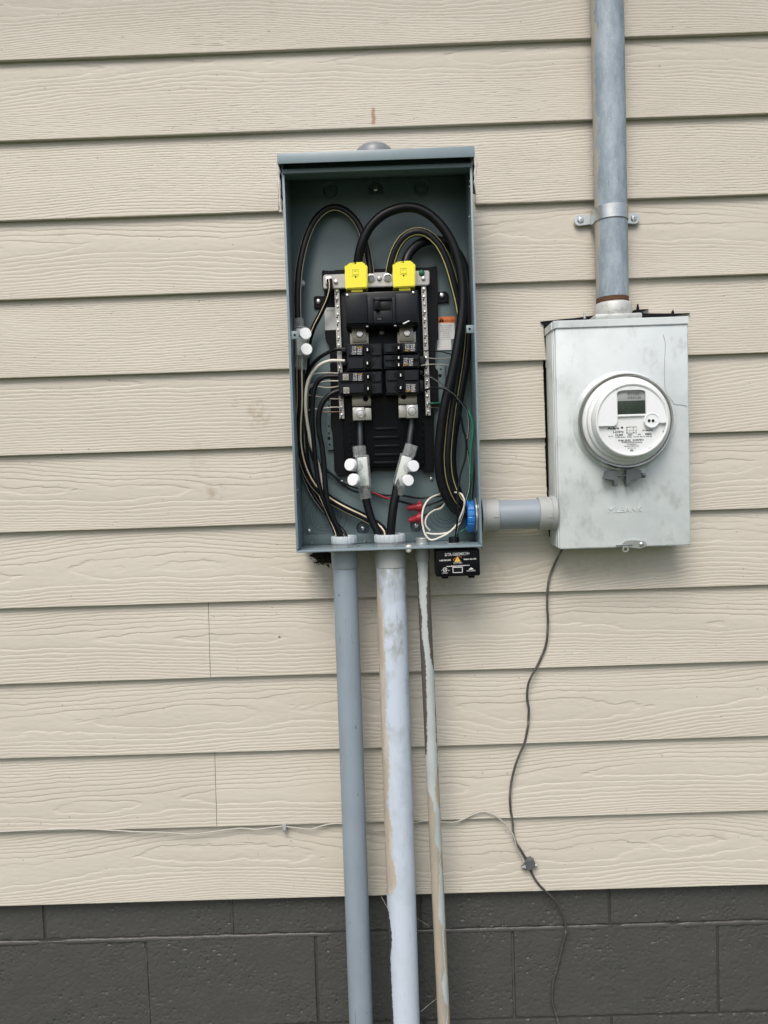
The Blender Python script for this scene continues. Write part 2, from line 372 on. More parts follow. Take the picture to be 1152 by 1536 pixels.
def text(s, px, py, hpx, d, m, par, name='lettering', align='CENTER', ext=.0003, wpx=None, rot=0, bold=.0):
    cu = bpy.data.curves.new('t', 'FONT'); cu.body = s; cu.size = 1; cu.align_x = align; cu.align_y = 'CENTER'; cu.extrude = 0; cu.offset = bold
    cu.resolution_u = 2
    t = bpy.data.objects.new('t', cu); C.objects.link(t); dg = bpy.context.evaluated_depsgraph_get(); dg.update()
    me = bpy.data.meshes.new_from_object(t.evaluated_get(dg)); bpy.data.objects.remove(t)
    bm = new(); bm.from_mesh(me); bpy.data.meshes.remove(me)
    if not bm.verts: return None
    ys = [v.co.y for v in bm.verts]; xs = [v.co.x for v in bm.verts]
    k = hpx*mpp(d)/.69; kx = k if wpx is None else wpx*mpp(d)/(max(xs)-min(xs))
    c = P(px, py, d)
    if ext > .0001:
        g = bmesh.ops.extrude_face_region(bm, geom=list(bm.faces)); bmesh.ops.translate(bm, verts=[v for v in g['geom'] if isinstance(v, bmesh.types.BMVert)], vec=(0, 0, 1))
    cr, sr = math.cos(rot), math.sin(rot)
    for v in bm.verts:
        x, y, z = v.co; x, y = x*kx, y*k
        v.co = Vector((c.x + x*cr - y*sr, -d - (z*ext if ext > .0001 else .0002), c.z + x*sr + y*cr))
    return obj(name, bm, m, par, smooth=0)

# ------------------------------------------------------------------ setting: ground, walls
bm = new(); bmesh.ops.create_grid(bm, x_segments=2, y_segments=2, size=150); g = obj('ground', bm, GROUND, smooth=0); g['kind'] = 'structure'
E, Z0 = .159, .55
wall = thing('siding_wall', 'beige lapped wood grain siding covering the house wall', 'wall')
bm = new(); box(bm, -3.2, 3.2, 0.004, .09, .56, 3.15); obj('sheathing', bm, SHEATH, wall, 0)
def vnoise(x, y, seed):
    """smooth 2-D gradient noise, about -1..1, on numpy arrays"""
    xi, yi = np.floor(x), np.floor(y); fx, fy = x-xi, y-yi
    def g(ix, iy):
        h = np.sin(ix*127.1 + iy*311.7 + seed*74.7)*43758.5453; a = (h-np.floor(h))*2*np.pi; return np.cos(a), np.sin(a)
    u, v = fx*fx*fx*(fx*(fx*6-15)+10), fy*fy*fy*(fy*(fy*6-15)+10); r = []
    for dx, dy in ((0, 0), (1, 0), (0, 1), (1, 1)):
        gx, gy = g(xi+dx, yi+dy); r.append(gx*(fx-dx)+gy*(fy-dy))
    return ((r[0]*(1-u)+r[1]*u)*(1-v) + (r[2]*(1-u)+r[3]*u)*v)*1.5
def fbm(x, y, seed, n=3, k=.5):
    t = 0; a = 1
    for i in range(n): t = t + a*vnoise(x*2**i, y*2**i, seed+i*13); a *= k
    return t
def ss_(x, a, b): t = np.clip((x-a)/(b-a), 0, 1); return t*t*(3-2*t)
def gridmesh(name, V, nx, nk, m, par, closed, sharp=50):
    """V: nx rings of nk points; closed rings, capped"""
    me = bpy.data.meshes.new(name); V = V.reshape(-1, 3)
    i, k = np.meshgrid(np.arange(nx-1), np.arange(nk if closed else nk-1), indexing='ij'); i = i.ravel(); k = k.ravel(); k2 = (k+1) % nk
    q = np.stack([i*nk+k, (i+1)*nk+k, (i+1)*nk+k2, i*nk+k2], 1).astype(np.int32)
    caps = [np.arange(nk)[::-1], (nx-1)*nk + np.arange(nk)] if closed else []
    li = np.concatenate([q.ravel()] + caps).astype(np.int32); nf = len(q) + len(caps)
    st = np.concatenate([np.arange(len(q))*4] + ([[len(q)*4, len(q)*4+nk]] if closed else [])).astype(np.int32)
    me.vertices.add(len(V)); me.vertices.foreach_set('co', V.astype(np.float32).ravel())
    me.loops.add(len(li)); me.loops.foreach_set('vertex_index', li)
    me.polygons.add(nf); me.polygons.foreach_set('loop_start', st)
    me.update(calc_edges=True); me.validate(); me.shade_smooth(); me.set_sharp_from_angle(angle=R(sharp)); me.materials.append(m)
    o = bpy.data.objects.new(name, me); C.objects.link(o); o.parent = par; return o
# how the wood figure of each row runs: (middle of the cathedral, tightness of the lines, exponent)
FIG = {0: (.48, 8.5, 1.8), 1: (.46, 8.5, 1.7), 2: (.55, 8.5, 1.8), 3: (.52, 9, 1.7), 4: (.50, 8.5, 1.7), 5: (.60, 8.5, 1.7), 6: (.95, 10, 1.25), 7: (1.1, 15, 1.0), 8: (.60, 8.5, 1.8), 9: (-.4, 15, 1.0), 10: (.78, 9.5, 1.6), 11: (.72, 9, 1.7), 12: (.6, 8.5, 1.7)}
def plank(row, xa, xb, jag=0, notch=None):
    zb = Z0 + row*E; h = .183; nz = 146
    xs = [xa]; 
    while xs[-1] < xb:
        x = xs[-1]; xs.append(x + (.0045 if -.97 < x < .97 else .05))
    xs[-1] = xb
    if notch: xs = sorted([x for x in xs if min(abs(x-notch[0]), abs(x-notch[1])) > .002] + [notch[0], notch[0]+.0003, notch[1]-.0003, notch[1]])
    xs = np.array(xs); nx = len(xs)
    zl = np.concatenate([[0, .0010, .0022], np.linspace(.0034, .166, nz-4), [h]])
    X, Z = np.meshgrid(xs, zl, indexing='ij'); sd = row*7 + (0 if xa < .0 else 3) + 1
    c0, K, ex = FIG.get(row, (.5, 9, 1.6)); fr = Z/E
    cen = c0 + .22*vnoise(X*1.3, X*0+row*.37, sd)
    lev = K*np.abs((fr-cen)*2)**ex*1.0
    lev = lev + 2.1*vnoise(X*1.7, Z*8, sd+1) + .65*vnoise(X*5.5, Z*22, sd+2) + .20*fbm(X*20, Z*55, sd+3) + .07*vnoise(X*80, Z*170, sd+4)
    f = lev - np.floor(lev); near = ss_(np.abs((fr-cen)*2), .0, .5)
    hgt = -(f**(3.0))*(.00112 - .00024*near)
    fade = .42 + .58*ss_(vnoise(X*3.2, Z*34, sd+5) + .45*near, -.45, .25); hgt = hgt*fade
    hgt = hgt + .00018*fbm(X*60, Z*130, sd+6) + .0007*vnoise(X*1.7, Z*3, sd+8)
    hgt = hgt*ss_(Z, 0, .003)
    if notch:
        ins = (xs > notch[0]+.0001) & (xs < notch[1]-.0001); Z = np.where(ins[:, None], np.maximum(Z, notch[2]-zb), Z)
    base = .0212 - (.0212-.0082)*Z/h; base[:, 0] -= .0007
    o = .0012*vnoise(xs*1.7, xs*0+row*3.3, 5) + .0003*vnoise(xs*45, xs*0+row*1.3, 9)
    Y = -(base + hgt); Zw = zb + Z + (o[:, None]*.6)*(1 - Z/h)
    if jag:
        for e, sg in ((0, 1), (nx-1, -1)): X[e] += jag*fbm(zl*120, zl*0+row, 3)
    zbk = np.full(nx, zb) + o*.6 + .0002
    if notch: zbk = np.where(ins, notch[2]+.0002, zbk)
    back = np.stack([np.stack([xs, np.full(nx, -.0014), np.full(nx, zb+h)], 1), np.stack([xs, np.full(nx, -.0088), zbk], 1)], 1)
    V = np.concatenate([np.stack([X, Y, Zw], 2), back], 1)
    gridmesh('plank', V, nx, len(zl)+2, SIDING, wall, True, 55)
def xat(px, py, d=.014): return P(px, py, d).x
JL, JR = -3.2, 3.2
cuts = {9: [(xat(417.5, 285), xat(713, 275))], 1: None}
for row in range(16):
    ln = row - 11                                     # lap line 0 (top) is row 11
    i = 11 - row                                      # index of the lap at the plank's lower edge
    g_ = .0005
    if i == 2:                                  # notched round the panel head
        plank(row, -1.75, 1.9, 0, (xat(417.5, 285), xat(713, 272), P(563, 236, .02).z)); ends = (-1.75, 1.9)
    elif i == 8: j = xat(314.5, 965); plank(row, -2.4, j-g_); plank(row, j+g_, 1.6); ends = (-2.4, 1.6)
    elif i == 10: j = xat(324, 1185); plank(row, -2.1, j-g_); plank(row, j+g_, 2.0); ends = (-2.1, 2.0)
    elif i in (5, 6):                                 # cut round the meter box
        plank(row, -1.5, xat(816+ (i-5)*3, 600+115*(i-5)), .001); plank(row, (P(1031.5, 490, .092).x + P(1036.5, 815, .092).x)/2 + .0035, 2.3, .001); ends = (-1.5, 2.3)
    else:
        a = -1.15 - random.random()*.9; plank(row, a, a+3.0); ends = (a, a+3.0)
    if ends[0]-g_*2 > JL: plank(row, JL, ends[0]-g_*2)
    if ends[1]+g_*2 < JR: plank(row, ends[1]+g_*2, JR)

bm = new(); screw(bm, 419, 954.5, .0165, 1.7, .0012); obj('nail_head', bm, STEEL, wall)
bm = new(); screw(bm, 385, 1002, .0185, 1.6, .001); obj('nail_head', bm, SIDING, wall)
ev = thing('roof_eave', 'plain roof eave over the top of the siding wall', 'eave', (0, 0, 2.97))
bm = new(); box(bm, -3.3, 3.3, -.34, -.0235, 2.97, 2.985); obj('soffit', bm, CAULK, ev, 0)
bm = new(); box(bm, -3.3, 3.3, -.362, -.3405, 2.955, 3.12, .003); obj('fascia', bm, CAULK, ev, 0)
bm = new()
V_ = [(-3.3, -.37, 3.1225), (3.3, -.37, 3.1225), (3.3, .3, 3.40), (-3.3, .3, 3.40)]; vs = [bm.verts.new(v) for v in V_] + [bm.verts.new((a, b, c+.012)) for a, b, c in V_]
for f_ in ((3, 2, 1, 0), (4, 5, 6, 7), (0, 1, 5, 4), (1, 2, 6, 5), (2, 3, 7, 6), (3, 0, 4, 7)): bm.faces.new([vs[k] for k in f_])
obj('roof_deck', bm, SHEATH, ev, 0)

fw = thing('foundation_wall', 'dark grey painted concrete block foundation under the siding', 'wall')
zj1 = P(576, 1398, 0).z; zj2 = zj1 - .2032; BW = .4064
bm = new(); box(bm, -3.2, 3.2, .0070, .19, -.1, .545); obj('mortar', bm, MORTAR, fw, 0)
def block(xa, xb, za, zb):
    g = .0011; y0 = .004 + random.uniform(-.0012, .0012); sd = random.randint(1, 900)
    xa += g; xb -= g; za += .0012; zb -= .0012; st = .0022 if (-1.1 < xb and xa < 1.1 and zb > .2) else .02
    nx, nz = max(4, int((xb-xa)/st)), max(4, int((zb-za)/st))
    X, Z = np.meshgrid(np.linspace(xa, xb, nx), np.linspace(za, zb, nz), indexing='ij')
    patch = .35 + .65*ss_(vnoise(X*9, Z*9, sd), -.3, .4)
    r1 = vnoise(X*130, Z*150, sd+1); r2 = vnoise(X*260, Z*260, sd+2)
    h = .0005*fbm(X*22, Z*22, sd+3) + .00035*fbm(X*110, Z*120, sd+4)
    h = h - .0030*ss_(r1, .46, .82)*(.25+.75*patch) - .0022*ss_(r2, .38, .75)*patch + .0009*ss_(-r1, .5, .85)*(1-patch)
    ed = np.minimum(np.minimum(X-xa, xb-X), np.minimum(Z-za, zb-Z)); h = h - .0022*(1-ss_(ed, 0, .0028 + .0018*vnoise(X*40, Z*40, sd+6)))
    Y = y0 - h
    Y[0] = Y[-1] = .03; Y[:, 0] = Y[:, -1] = .03
    gridmesh('block', np.stack([X, Y, Z], 2), nx, nz, BLOCK, fw, False, 60)
def course(za, zb, xj):
    k0 = int((xj+3.2)/BW)+1; x = xj - k0*BW
    while x < 3.2: block(x, x+BW, za, zb); x += BW
course(zj1, .56, P(347, 1370, 0).x)
ja = P(475, 1470, 0).x; jb = P(771, 1470, 0).x; jc = P(1078, 1455, 0).x; jl = P(220, 1470, 0).x
for xa, xb in ((jl, ja), (ja, jb), (jb, jc)): block(xa, xb, zj2, zj1)
x = jc
while x < 3.2: block(x, x+BW, zj2, zj1); x += BW
x = jl
while x > -3.2: block(x-BW, x, zj2, zj1); x -= BW
course(zj2-.2032, zj2, P(347, 1370, 0).x); course(zj2-.4064, zj2-.2032, ja)
# painted-over mortar beads that stand a little proud along the bed joint
for (pa, pb) in ((-60, 58), (70, 500), (610, 925), (930, 1010), (1012, 1190)):
    xs = np.linspace(P(pa, 1400, 0).x, P(pb, 1400, 0).x, max(8, int((pb-pa)/2.2))); n = len(xs); an = np.linspace(-.2, math.pi+.2, 9)
    w = .0042*(1 + .35*fbm(xs*30, xs*0, pa+80)); t = np.minimum(np.arange(n), np.arange(n)[::-1])/n; w = w*np.clip(.35+9*t, 0, 1)
    zc = zj1 - .0055 + .0012*fbm(xs*14, xs*0+3, pa+90)
    V = np.stack([np.repeat(xs[:, None], 9, 1), .0060 - w[:, None]*.72*np.sin(an)[None] - .0005*vnoise(xs[:, None]*120, an[None]*3, 4), zc[:, None] + w[:, None]*1.3*np.cos(an)[None]], 2)
    gridmesh('mortar_bead', V, n, 9, BLOCK, fw, False, 60)

# upright joints that the paint has nearly closed
for px, ya, yb in ((45, 1360, 1408), (220, 1424, 1545), (771, 1402, 1540), (347, 1352, 1402)):
    za, zb = P(px, yb, 0).z, P(px, ya, 0).z; zs = np.linspace(za, zb, max(12, int((zb-za)/.003))); n = len(zs); an = np.linspace(0, math.pi, 9)
    xc = P(px, (ya+yb)/2, 0).x + .0007*fbm(zs*30, zs*0, px); wv = .0034*(1+.3*fbm(zs*40, zs*0+5, px)); dep = .0012 + .0009*fbm(zs*35, zs*0+9, px)
    V = np.stack([xc[:, None] + wv[:, None]*np.cos(an)[None], .0072 - (.0016+dep[:, None])*np.sin(an)[None], np.repeat(zs[:, None], 9, 1)], 2)
    gridmesh('mortar_bead', V, n, 9, BLOCK, fw, False, 60)
# ------------------------------------------------------------------ breaker panel
FRONT, BACK = .140, .026
pn = thing('breaker_panel', 'open grey electrical panel with its cover off on the siding', 'electrical panel', (-.005, 0, 1.3))
XL = (P(421.5, 262, FRONT).x + P(447.3, 828, FRONT).x)/2 - .001
XR = (P(710, 248, FRONT).x + P(722, 815, FRONT).x)/2
ZB = (P(447, 831, FRONT).z + P(722, 816.5, FRONT).z)/2
ZT = (P(418, 238, FRONT).z + P(709, 226.5, FRONT).z)/2; ZF = (P(418, 262, FRONT).z + P(709, 250, FRONT).z)/2
T = .0022
bm = new(); box(bm, XL, XR, -BACK, -.006, ZB, ZT, .001); back = obj('back_panel', bm, CASE, pn)
def cut(o, cutters):
    """press recesses into a part"""
    for bm, in cutters:
        bmesh.ops.translate(bm, verts=bm.verts, vec=-origin_of(o)); bmesh.ops.recalc_face_normals(bm, faces=bm.faces)
        me = bpy.data.meshes.new('c'); bm.to_mesh(me); bm.free(); c = bpy.data.objects.new('c', me); C.objects.link(c); c.location = origin_of(o)
        md = o.modifiers.new('b', 'BOOLEAN'); md.operation = 'DIFFERENCE'; md.object = c; md.solver = 'EXACT'
        bpy.context.view_layer.update(); dg = bpy.context.evaluated_depsgraph_get(); nm = bpy.data.meshes.new_from_object(o.evaluated_get(dg))
        o.modifiers.clear(); old = o.data; o.data = nm; nm.name = old.name; bpy.data.meshes.remove(old); bpy.data.objects.remove(c); bpy.data.meshes.remove(me)
    o.data.shade_smooth(); o.data.set_sharp_from_angle(angle=R(38))
cs = []
for px, py, rp in ((495.5, 286, 11.5), (632, 281.5, 11.5), (544.5, 792, 10), (624.5, 788.5, 9.5)):
    c = P(px, py, BACK); r = rp*mpp(BACK); bm = new(); lathe(bm, (c.x, -BACK-.002, c.z), (0, 1, 0), [(r*1.03, 0), (r*1.0, .0022), (r*.82, .011)], 32); cs.append((bm,))
bm = new(); prism(bm, [(P(px, py, BACK).x, P(px, py, BACK).z) for px, py in [(552.5, 292), (552.5, 281), (555.5, 275.5), (563, 271.5), (570.5, 275.5), (574.5, 281), (575.5, 291)]], -BACK-.002, -BACK+.011); cs.append((bm,))
cut(back, cs)
for a, b in ((XL, XL+T), (XR-T, XR)):
    bm = new(); box(bm, a, b, -FRONT, -BACK-.0002, ZB+T+.0003, ZT-T-.0003, .0006)
    s = 1 if a == XL else -1
    e = a if s > 0 else b
    box(bm, e, e + s*.0045, -FRONT+.0002, -FRONT+.0022, ZB+.006, ZF-.001, .0005)      # front return
    obj('side_wall', bm, CASEL, pn)
bm = new(); box(bm, XL, XR, -FRONT-.001, -BACK-.0002, ZB, ZB+T, .0007); box(bm, XL+.001, XR-.001, -FRONT-.0016, -FRONT-.0012+.0035, ZB-.0012, ZB+T+.0006, .0008); obj('bottom_plate', bm, CASEL, pn)
bm = new(); box(bm, XL, XR, -FRONT, -BACK-.0002, ZT-T, ZT, .0007); box(bm, XL+T+.0003, XR-T-.0003, -FRONT+.030, -FRONT+.032, ZF+.007, ZT-T-.0003, .0003); box(bm, XL+.001, XR-.001, -FRONT-.0008, -FRONT+.0315, ZF, ZF+.0085, .0008); obj('top_flange', bm, CASE, pn)
# rain hood with folded front lip
HD = .158
hx0 = (P(415.5, 238, HD).x); hx1 = P(712, 226, HD).x; hz1 = (P(415.5, 230.5, HD).z+P(712, 218, HD).z)/2; hz0 = (P(415.5, 246.5, HD).z+P(712, 234.5, HD).z)/2
bm = new(); box(bm, hx0, hx1, -HD, -HD+.002, hz0, hz1, .0009); box(bm, hx0, hx1, -HD+.0022, -.012, hz1-.0022, hz1-.0002, .0007)
for a in (hx0, hx1-.0018): box(bm, a, a+.0018, -HD+.0023, -.02, hz0+.001, hz1-.0024, .0004)
obj('rain_hood', bm, CASEL, pn)
hc = P(561, 222, .075); hr = 27*mpp(.075); hh_ = P(561, 215.5, .085).z - hz1
bm = new(); lathe(bm, (hc.x, -.075, hz1), (0, 0, 1), [(hr*1.1, -.001), (hr*1.1, .004), (hr*1.02, .005), (hr, hh_*.55), (hr*.93, hh_*.8), (hr*.75, hh_*.93), (hr*.4, hh_), (0.001, hh_)], 40); obj('hub_cap', bm, HUBP, pn)
# dimples, keyhole, studs, screws on the back
def dimple(px, py, rpx, hasscrew):
    c = P(px, py, BACK); r = rpx*mpp(BACK); bm = new()
    lathe(bm, (c.x, -BACK, c.z), (0, -1, 0), [(r*.80, -.009), (r*.78, -.0082), (r*.52, -.0078), (r*.48, -.006), (r*.30, -.0055), (r*.26, -.0045), (r*.1, -.0043)], 28); d = obj('mounting_dimple', bm, CASE, pn)
    bm = new(); lathe(bm, (c.x, -BACK, c.z), (0, -1, 0), [(r*1.10, -.0005), (r*1.08, .0009), (r*1.04, .0009), (r*1.02, -.0005)], 36, caps=False); obj('dimple_rim', bm, CASEL, d)
    if hasscrew:
        bm = new(); screw(bm, px, py, BACK-.003, 3.8, .005); obj('screw', bm, STEEL, d)
dimple(495.5, 286, 11.5, False); dimple(632, 281.5, 11.5, False); dimple(544.5, 792, 10, True); dimple(624.5, 788.5, 9, True)
bm = new(); screw(bm, 563.5, 284.5, BACK-.005, 4.6, .007); obj('screw', bm, STEEL, pn)
for px, py, r_ in ((463.5, 796, 3.2), (647, 718, 3), (512.5, 723, 3)):
    bm = new(); screw(bm, px, py, BACK+.0012, r_, .003); obj('screw', bm, STEEL, pn)
for px, py in ((468, 815), (547, 812.5)):
    bm = new(); screw(bm, px, py, BACK+.001, 3, .004); obj('stud', bm, CASE, pn)
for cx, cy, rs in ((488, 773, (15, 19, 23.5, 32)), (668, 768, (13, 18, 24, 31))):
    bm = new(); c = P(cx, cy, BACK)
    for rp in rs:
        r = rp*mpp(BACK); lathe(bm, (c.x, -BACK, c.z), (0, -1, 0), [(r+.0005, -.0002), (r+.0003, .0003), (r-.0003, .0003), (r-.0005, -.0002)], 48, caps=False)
    obj('knockout', bm, GROOVE_SHADE, pn)  # thin raised rings, their groove shade painted dark
bm = new(); x0, x1, z0, z1 = rect(448, 808, 640, 810, BACK); box(bm, x0, XR-T-.001, -BACK-.0012, -BACK+.0005, ZB+T+.0012, ZB+.023, .0005); obj('back_flange', bm, CASE, pn)
bm = new(); pbox(bm, 699.5, 487.5, 712, 499.5, FRONT-.006, FRONT-.0045, .0006); tb = obj('cover_tab', bm, CASEL, pn)
bm = new(); c = P(704.5, 493.3, FRONT-.0044); cyl(bm, c, c+Vector((0, -.0006, 0)), 1.7*mpp(FRONT), seg=12); obj('tab_hole', bm, INK, tb)
bm = new(); pbox(bm, 436.5, 496.5, 447, 508.5, FRONT-.006, FRONT-.0045, .0006); tb = obj('cover_tab', bm, CASEL, pn)
bm = new(); c = P(442, 502.5, FRONT-.0044); cyl(bm, c, c+Vector((0, -.0006, 0)), 1.7*mpp(FRONT), seg=12); obj('tab_hole', bm, INK, tb)
bm = new(); screw(bm, 453, 425, .03, 4.5, .006); obj('snap_button', bm, WHITE, pn)
for px, py in ((424.5, 284), (425, 291), (704.5, 272), (704.5, 280), (428.5, 355), (704, 325), (446, 735)):
    bm = new(); c = P(px, py, FRONT-.004); bmesh.ops.create_icosphere(bm, subdivisions=1, radius=.0016, matrix=Matrix.Translation(c)); obj('weld_spot', bm, CASEL, pn)
# perforated rails beside the tray
for x0_, y0_, x1_, y1_, hl in ((489.5, 592, 501, 675, ((493, 600), (493, 609), (493.5, 639), (493.5, 650), (493.5, 657.5, 2.4), (494.5, 667))), (652, 545, 668, 605, ((661, 554), (660, 563.5, 2.6)))):
    bm = new(); pbox(bm, x0_, y0_, x1_, y1_, BACK-.001, BACK+.008, .0006); rl = obj('mounting_rail', bm, CASE, pn)
    for h in hl:
        bm = new(); c = P(h[0], h[1], BACK+.0079); cyl(bm, c, c+Vector((0, -.0005, 0)), (h[2] if len(h) > 2 else 1.4)*mpp(.03), seg=10); obj('rail_hole', bm, INK, rl)
# black plastic tray that carries the bus bars
TR = .040
bm = new(); ppoly(bm, [(482.5, 408), (484, 405), (500, 407), (503, 404.5), (640, 401), (655, 399), (657, 436), (657.5, 505), (655, 512), (652, 519), (652, 552), (657, 556), (658, 606), (650, 612), (650.5, 708), (636, 709), (635, 703.5), (560, 705), (555, 711), (507, 714), (501.5, 706), (499.5, 650), (496, 640), (495.5, 521), (488, 508), (487, 436), (484, 432)], BACK, TR, .0012)
tray = obj('bus_tray', bm, BLACK, pn)
bm = new(); pbox(bm, 512, 434, 633, 700, TR-.001, TR+.012, .002); obj('tray_platform', bm, BLACK, tray)
for yy, xa, xb in ((641, 562, 596), (654, 560, 598), (667, 562, 600), (680, 562, 600), (692, 560, 602)):
    bm = new(); pbox(bm, xa, yy, xb, yy+4, TR+.011, TR+.0145, .001); obj('tray_rib', bm, BLACK, tray)
for xx in (524, 634):
    for k in range(9):
        bm = new(); pbox(bm, xx, 612+k*10, xx+2, 615+k*10, TR+.0005, TR+.0145, .0004); obj('tray_notch', bm, BLACK, tray)
for pts, sx, sy in (([(470.5, 446), (473, 444), (487, 444), (487, 462), (471, 462)], 477.5, 452), ([(655, 438), (669, 437), (673, 441), (673, 453), (656, 455)], 663, 443)):
    bm = new(); ppoly(bm, pts, BACK, BACK+.006, .0008); tb = obj('tray_tab', bm, BLACK, tray)
    bm = new(); screw(bm, sx, sy, BACK+.0075, 4, .0025); obj('screw', bm, STEEL, pn)
# labels inside
bm = new(); pbox(bm, 487, 461, 503.5, 495, TR, TR+.0008); lb = obj('sticker', bm, OFFW, pn, label='narrow white sticker with faint grey print')
text('SN 0917', 495.5, 466, 2.2, TR+.0009, GINK, lb, ext=0)
bm = new(); pbox(bm, 657.5, 475, 683, 484.3, BACK, BACK+.0014); lb = obj('sticker', bm, ORANGE, pn, label='orange warning sticker with black triangle')
bm = new(); ppoly(bm, [(657.8, 483.3), (666.5, 483), (662, 476.2)], BACK+.0014, BACK+.0017); obj('warning_triangle', bm, INK, lb)
text('DANGER', 673.5, 481.3, 3.2, BACK+.0015, INK, lb, ext=0); text('!', 662.1, 480.6, 4, BACK+.0018, ORANGE, lb, ext=0)
bm = new(); pbox(bm, 657.5, 484.5, 682, 509, BACK, BACK+.0012); lb = obj('sticker', bm, OFFW, pn, label='pale grey sticker of fine print behind the cables')
for k in range(7): text(('hazardous voltage', 'turn off power', 'before opening', 'qualified persons', 'shall install', 'see wiring', 'instructions')[k], 669, 488+k*3, 1.7, BACK+.0013, GINK, lb, ext=0)
bm = new(); pbox(bm, 655.5, 509.5, 677, 525, BACK, BACK+.0022); lb = obj('sticker', bm, OFFW, pn, label='small white folded sticker below the fine print')
# neutral bars with screws
for (xa, ya, xb, yb) in ((505, 431, 513, 628), (635.5, 428, 642.5, 623)):
    bm = new(); A, B = P(xa, ya, .06), P(xb, yb, .06); hw = .0047
    prism(bm, [(A.x-hw, A.z), (A.x+hw, A.z), (B.x+hw, B.z), (B.x-hw, B.z)], -.06, -.052, .0006); nb = obj('neutral_bar', bm, ALU, pn)
    n = 17
    for k in range(n):
        t = (k+.5)/n; bm = new(); screw(bm, xa+(xb-xa)*t+random.uniform(-.4, .4), ya+(yb-ya)*t, .0605, random.uniform(1.7, 2.5), random.uniform(.0012, .0028))
        obj('screw', bm, random.choice((STEEL, STEEL, ALU)), nb)
        if k % 3 == 2: continue
        bm = new(); c = P(xa+(xb-xa)*t-1, ya+(yb-ya)*t+4.5, .0602); cyl(bm, c, c+Vector((0, -.0004, 0)), 1.3*mpp(.06), seg=8); obj('wire_hole', bm, INK, nb)
# neutral cross bar
bm = new(); ppoly(bm, [(485, 414), (487, 412), (642, 405.5), (644, 407.5), (644, 425), (642, 427.5), (487, 433), (485, 431)], .054, .066, .0012); cb = obj('neutral_cross_bar', bm, ALU, pn)
for px, r_, in ((556.5, 6.2), (581.5, 6.2)):
    bm = new(); c = P(px, 417.8-(px-556)*.04, .066); r = r_*mpp(.066)
    lathe(bm, c, (0, -1, 0), [(r, -.001), (r, .002), (r*.82, .0024), (r*.68, .0005), (r*.66, -.0005)], 24); lg = obj('lug_screw', bm, STEEL, cb)
    bm = new(); cyl(bm, c + Vector((0, .0001, 0)), c+Vector((0, -.0008, 0)), r*.64, seg=18); obj('hex_socket', bm, PEWTER, lg)
for px, py, r_, m_ in ((504, 423, 3.2, STEEL), (569, 418, 3.6, ALU), (632.5, 409.5, 4.4, GSCREW), (635, 418, 3, STEEL)):
    bm = new(); screw(bm, px, py, .067, r_, .003); obj('screw', bm, m_, cb)
bm = new(); pbox(bm, 488.5, 415, 498, 427, .066, .073, .0008); lg = obj('screw_lug', bm, STEEL, cb); bm = new(); screw(bm, 493, 421, .074, 3.4, .003); obj('screw', bm, ALU, lg)
# main breaker
MB = .108
bm = new(); pbox(bm, 517, 437, 628, 488, TR, MB-.008, .003); mb = obj('main_breaker', bm, NAVY, pn)
for a in ((519.5, 441, 551, 485), (594, 440, 626.5, 484)):
    bm = new(); pbox(bm, *a, MB-.009, MB-.002, .0016); obj('breaker_shoulder', bm, NAVY, mb)
bm = new()
for a in ((551.5, 446, 560.5, 485), (589, 446, 593.5, 485), (560.8, 446, 588.7, 450), (560.8, 466.5, 588.7, 485)): pbox(bm, *a, MB-.009, MB-.004, .0006)
obj('handle_escutcheon', bm, NAVY, mb)
bm = new(); pbox(bm, 562, 451, 569.5, 465, MB-.010, MB+.004, .0015); obj('toggle', bm, BLACK, mb)
bm = new(); pbox(bm, 571, 452.5, 586, 464.5, MB-.010, MB-.0065, .0005); obj('handle_slot', bm, CABLE, mb)
bm = new(); pbox(bm, 564.5, 476, 574, 481, MB-.004, MB-.0037); obj('breaker_mark', bm, INK, mb)
text('OFF', 566, 447.8, 2.2, MB-.0038, GINK, mb, ext=0); text('200', 569, 478.5, 3, MB-.0035, GINK, mb, ext=0)
for px, py in ((521, 443), (620, 439), (551, 489.5), (593, 488.5), (617, 484.5)):
    bm = new(); screw(bm, px, py, MB-.0015 if py < 480 else MB-.012, 2.1, .002); obj('screw', bm, STEEL, mb)
bm = new(); ppoly(bm, [(604, 485), (613, 480.5), (614.5, 481.5), (606, 486)], MB-.008, MB, .0003); obj('plastic_sliver', bm, WHITE, mb)
# line lugs under the main breaker
for (xa, xb, ya, yb) in ((528, 549, 491, 513), (599, 620, 489.5, 512)):
    bm = new(); pbox(bm, xa, ya, xb, yb, TR, .070, .001); pbox(bm, xa-3, ya+8, xb+4, yb+5, TR, .066, .001); lg = obj('bus_stab', bm, BRASS, pn)
    bm = new(); c = P((xa+xb)/2+1, (ya+yb)/2-1, .070); r = 6*mpp(.07); lathe(bm, c, (0, -1, 0), [(r, -.001), (r, .0015), (r*.8, .003), (r*.5, .0032), (r*.45, .001)], 6); sc_ = obj('hex_nut', bm, STEEL, lg)
    bm = new(); pbox(bm, xa+5, yb+3, xa+7, yb+4, .066, .0665); obj('stamp_mark', bm, INK, lg)
for px, py in ((572.5, 499),):
    bm = new(); screw(bm, px, py, TR+.014, 4.4, .004); obj('screw', bm, PEWTER, pn)
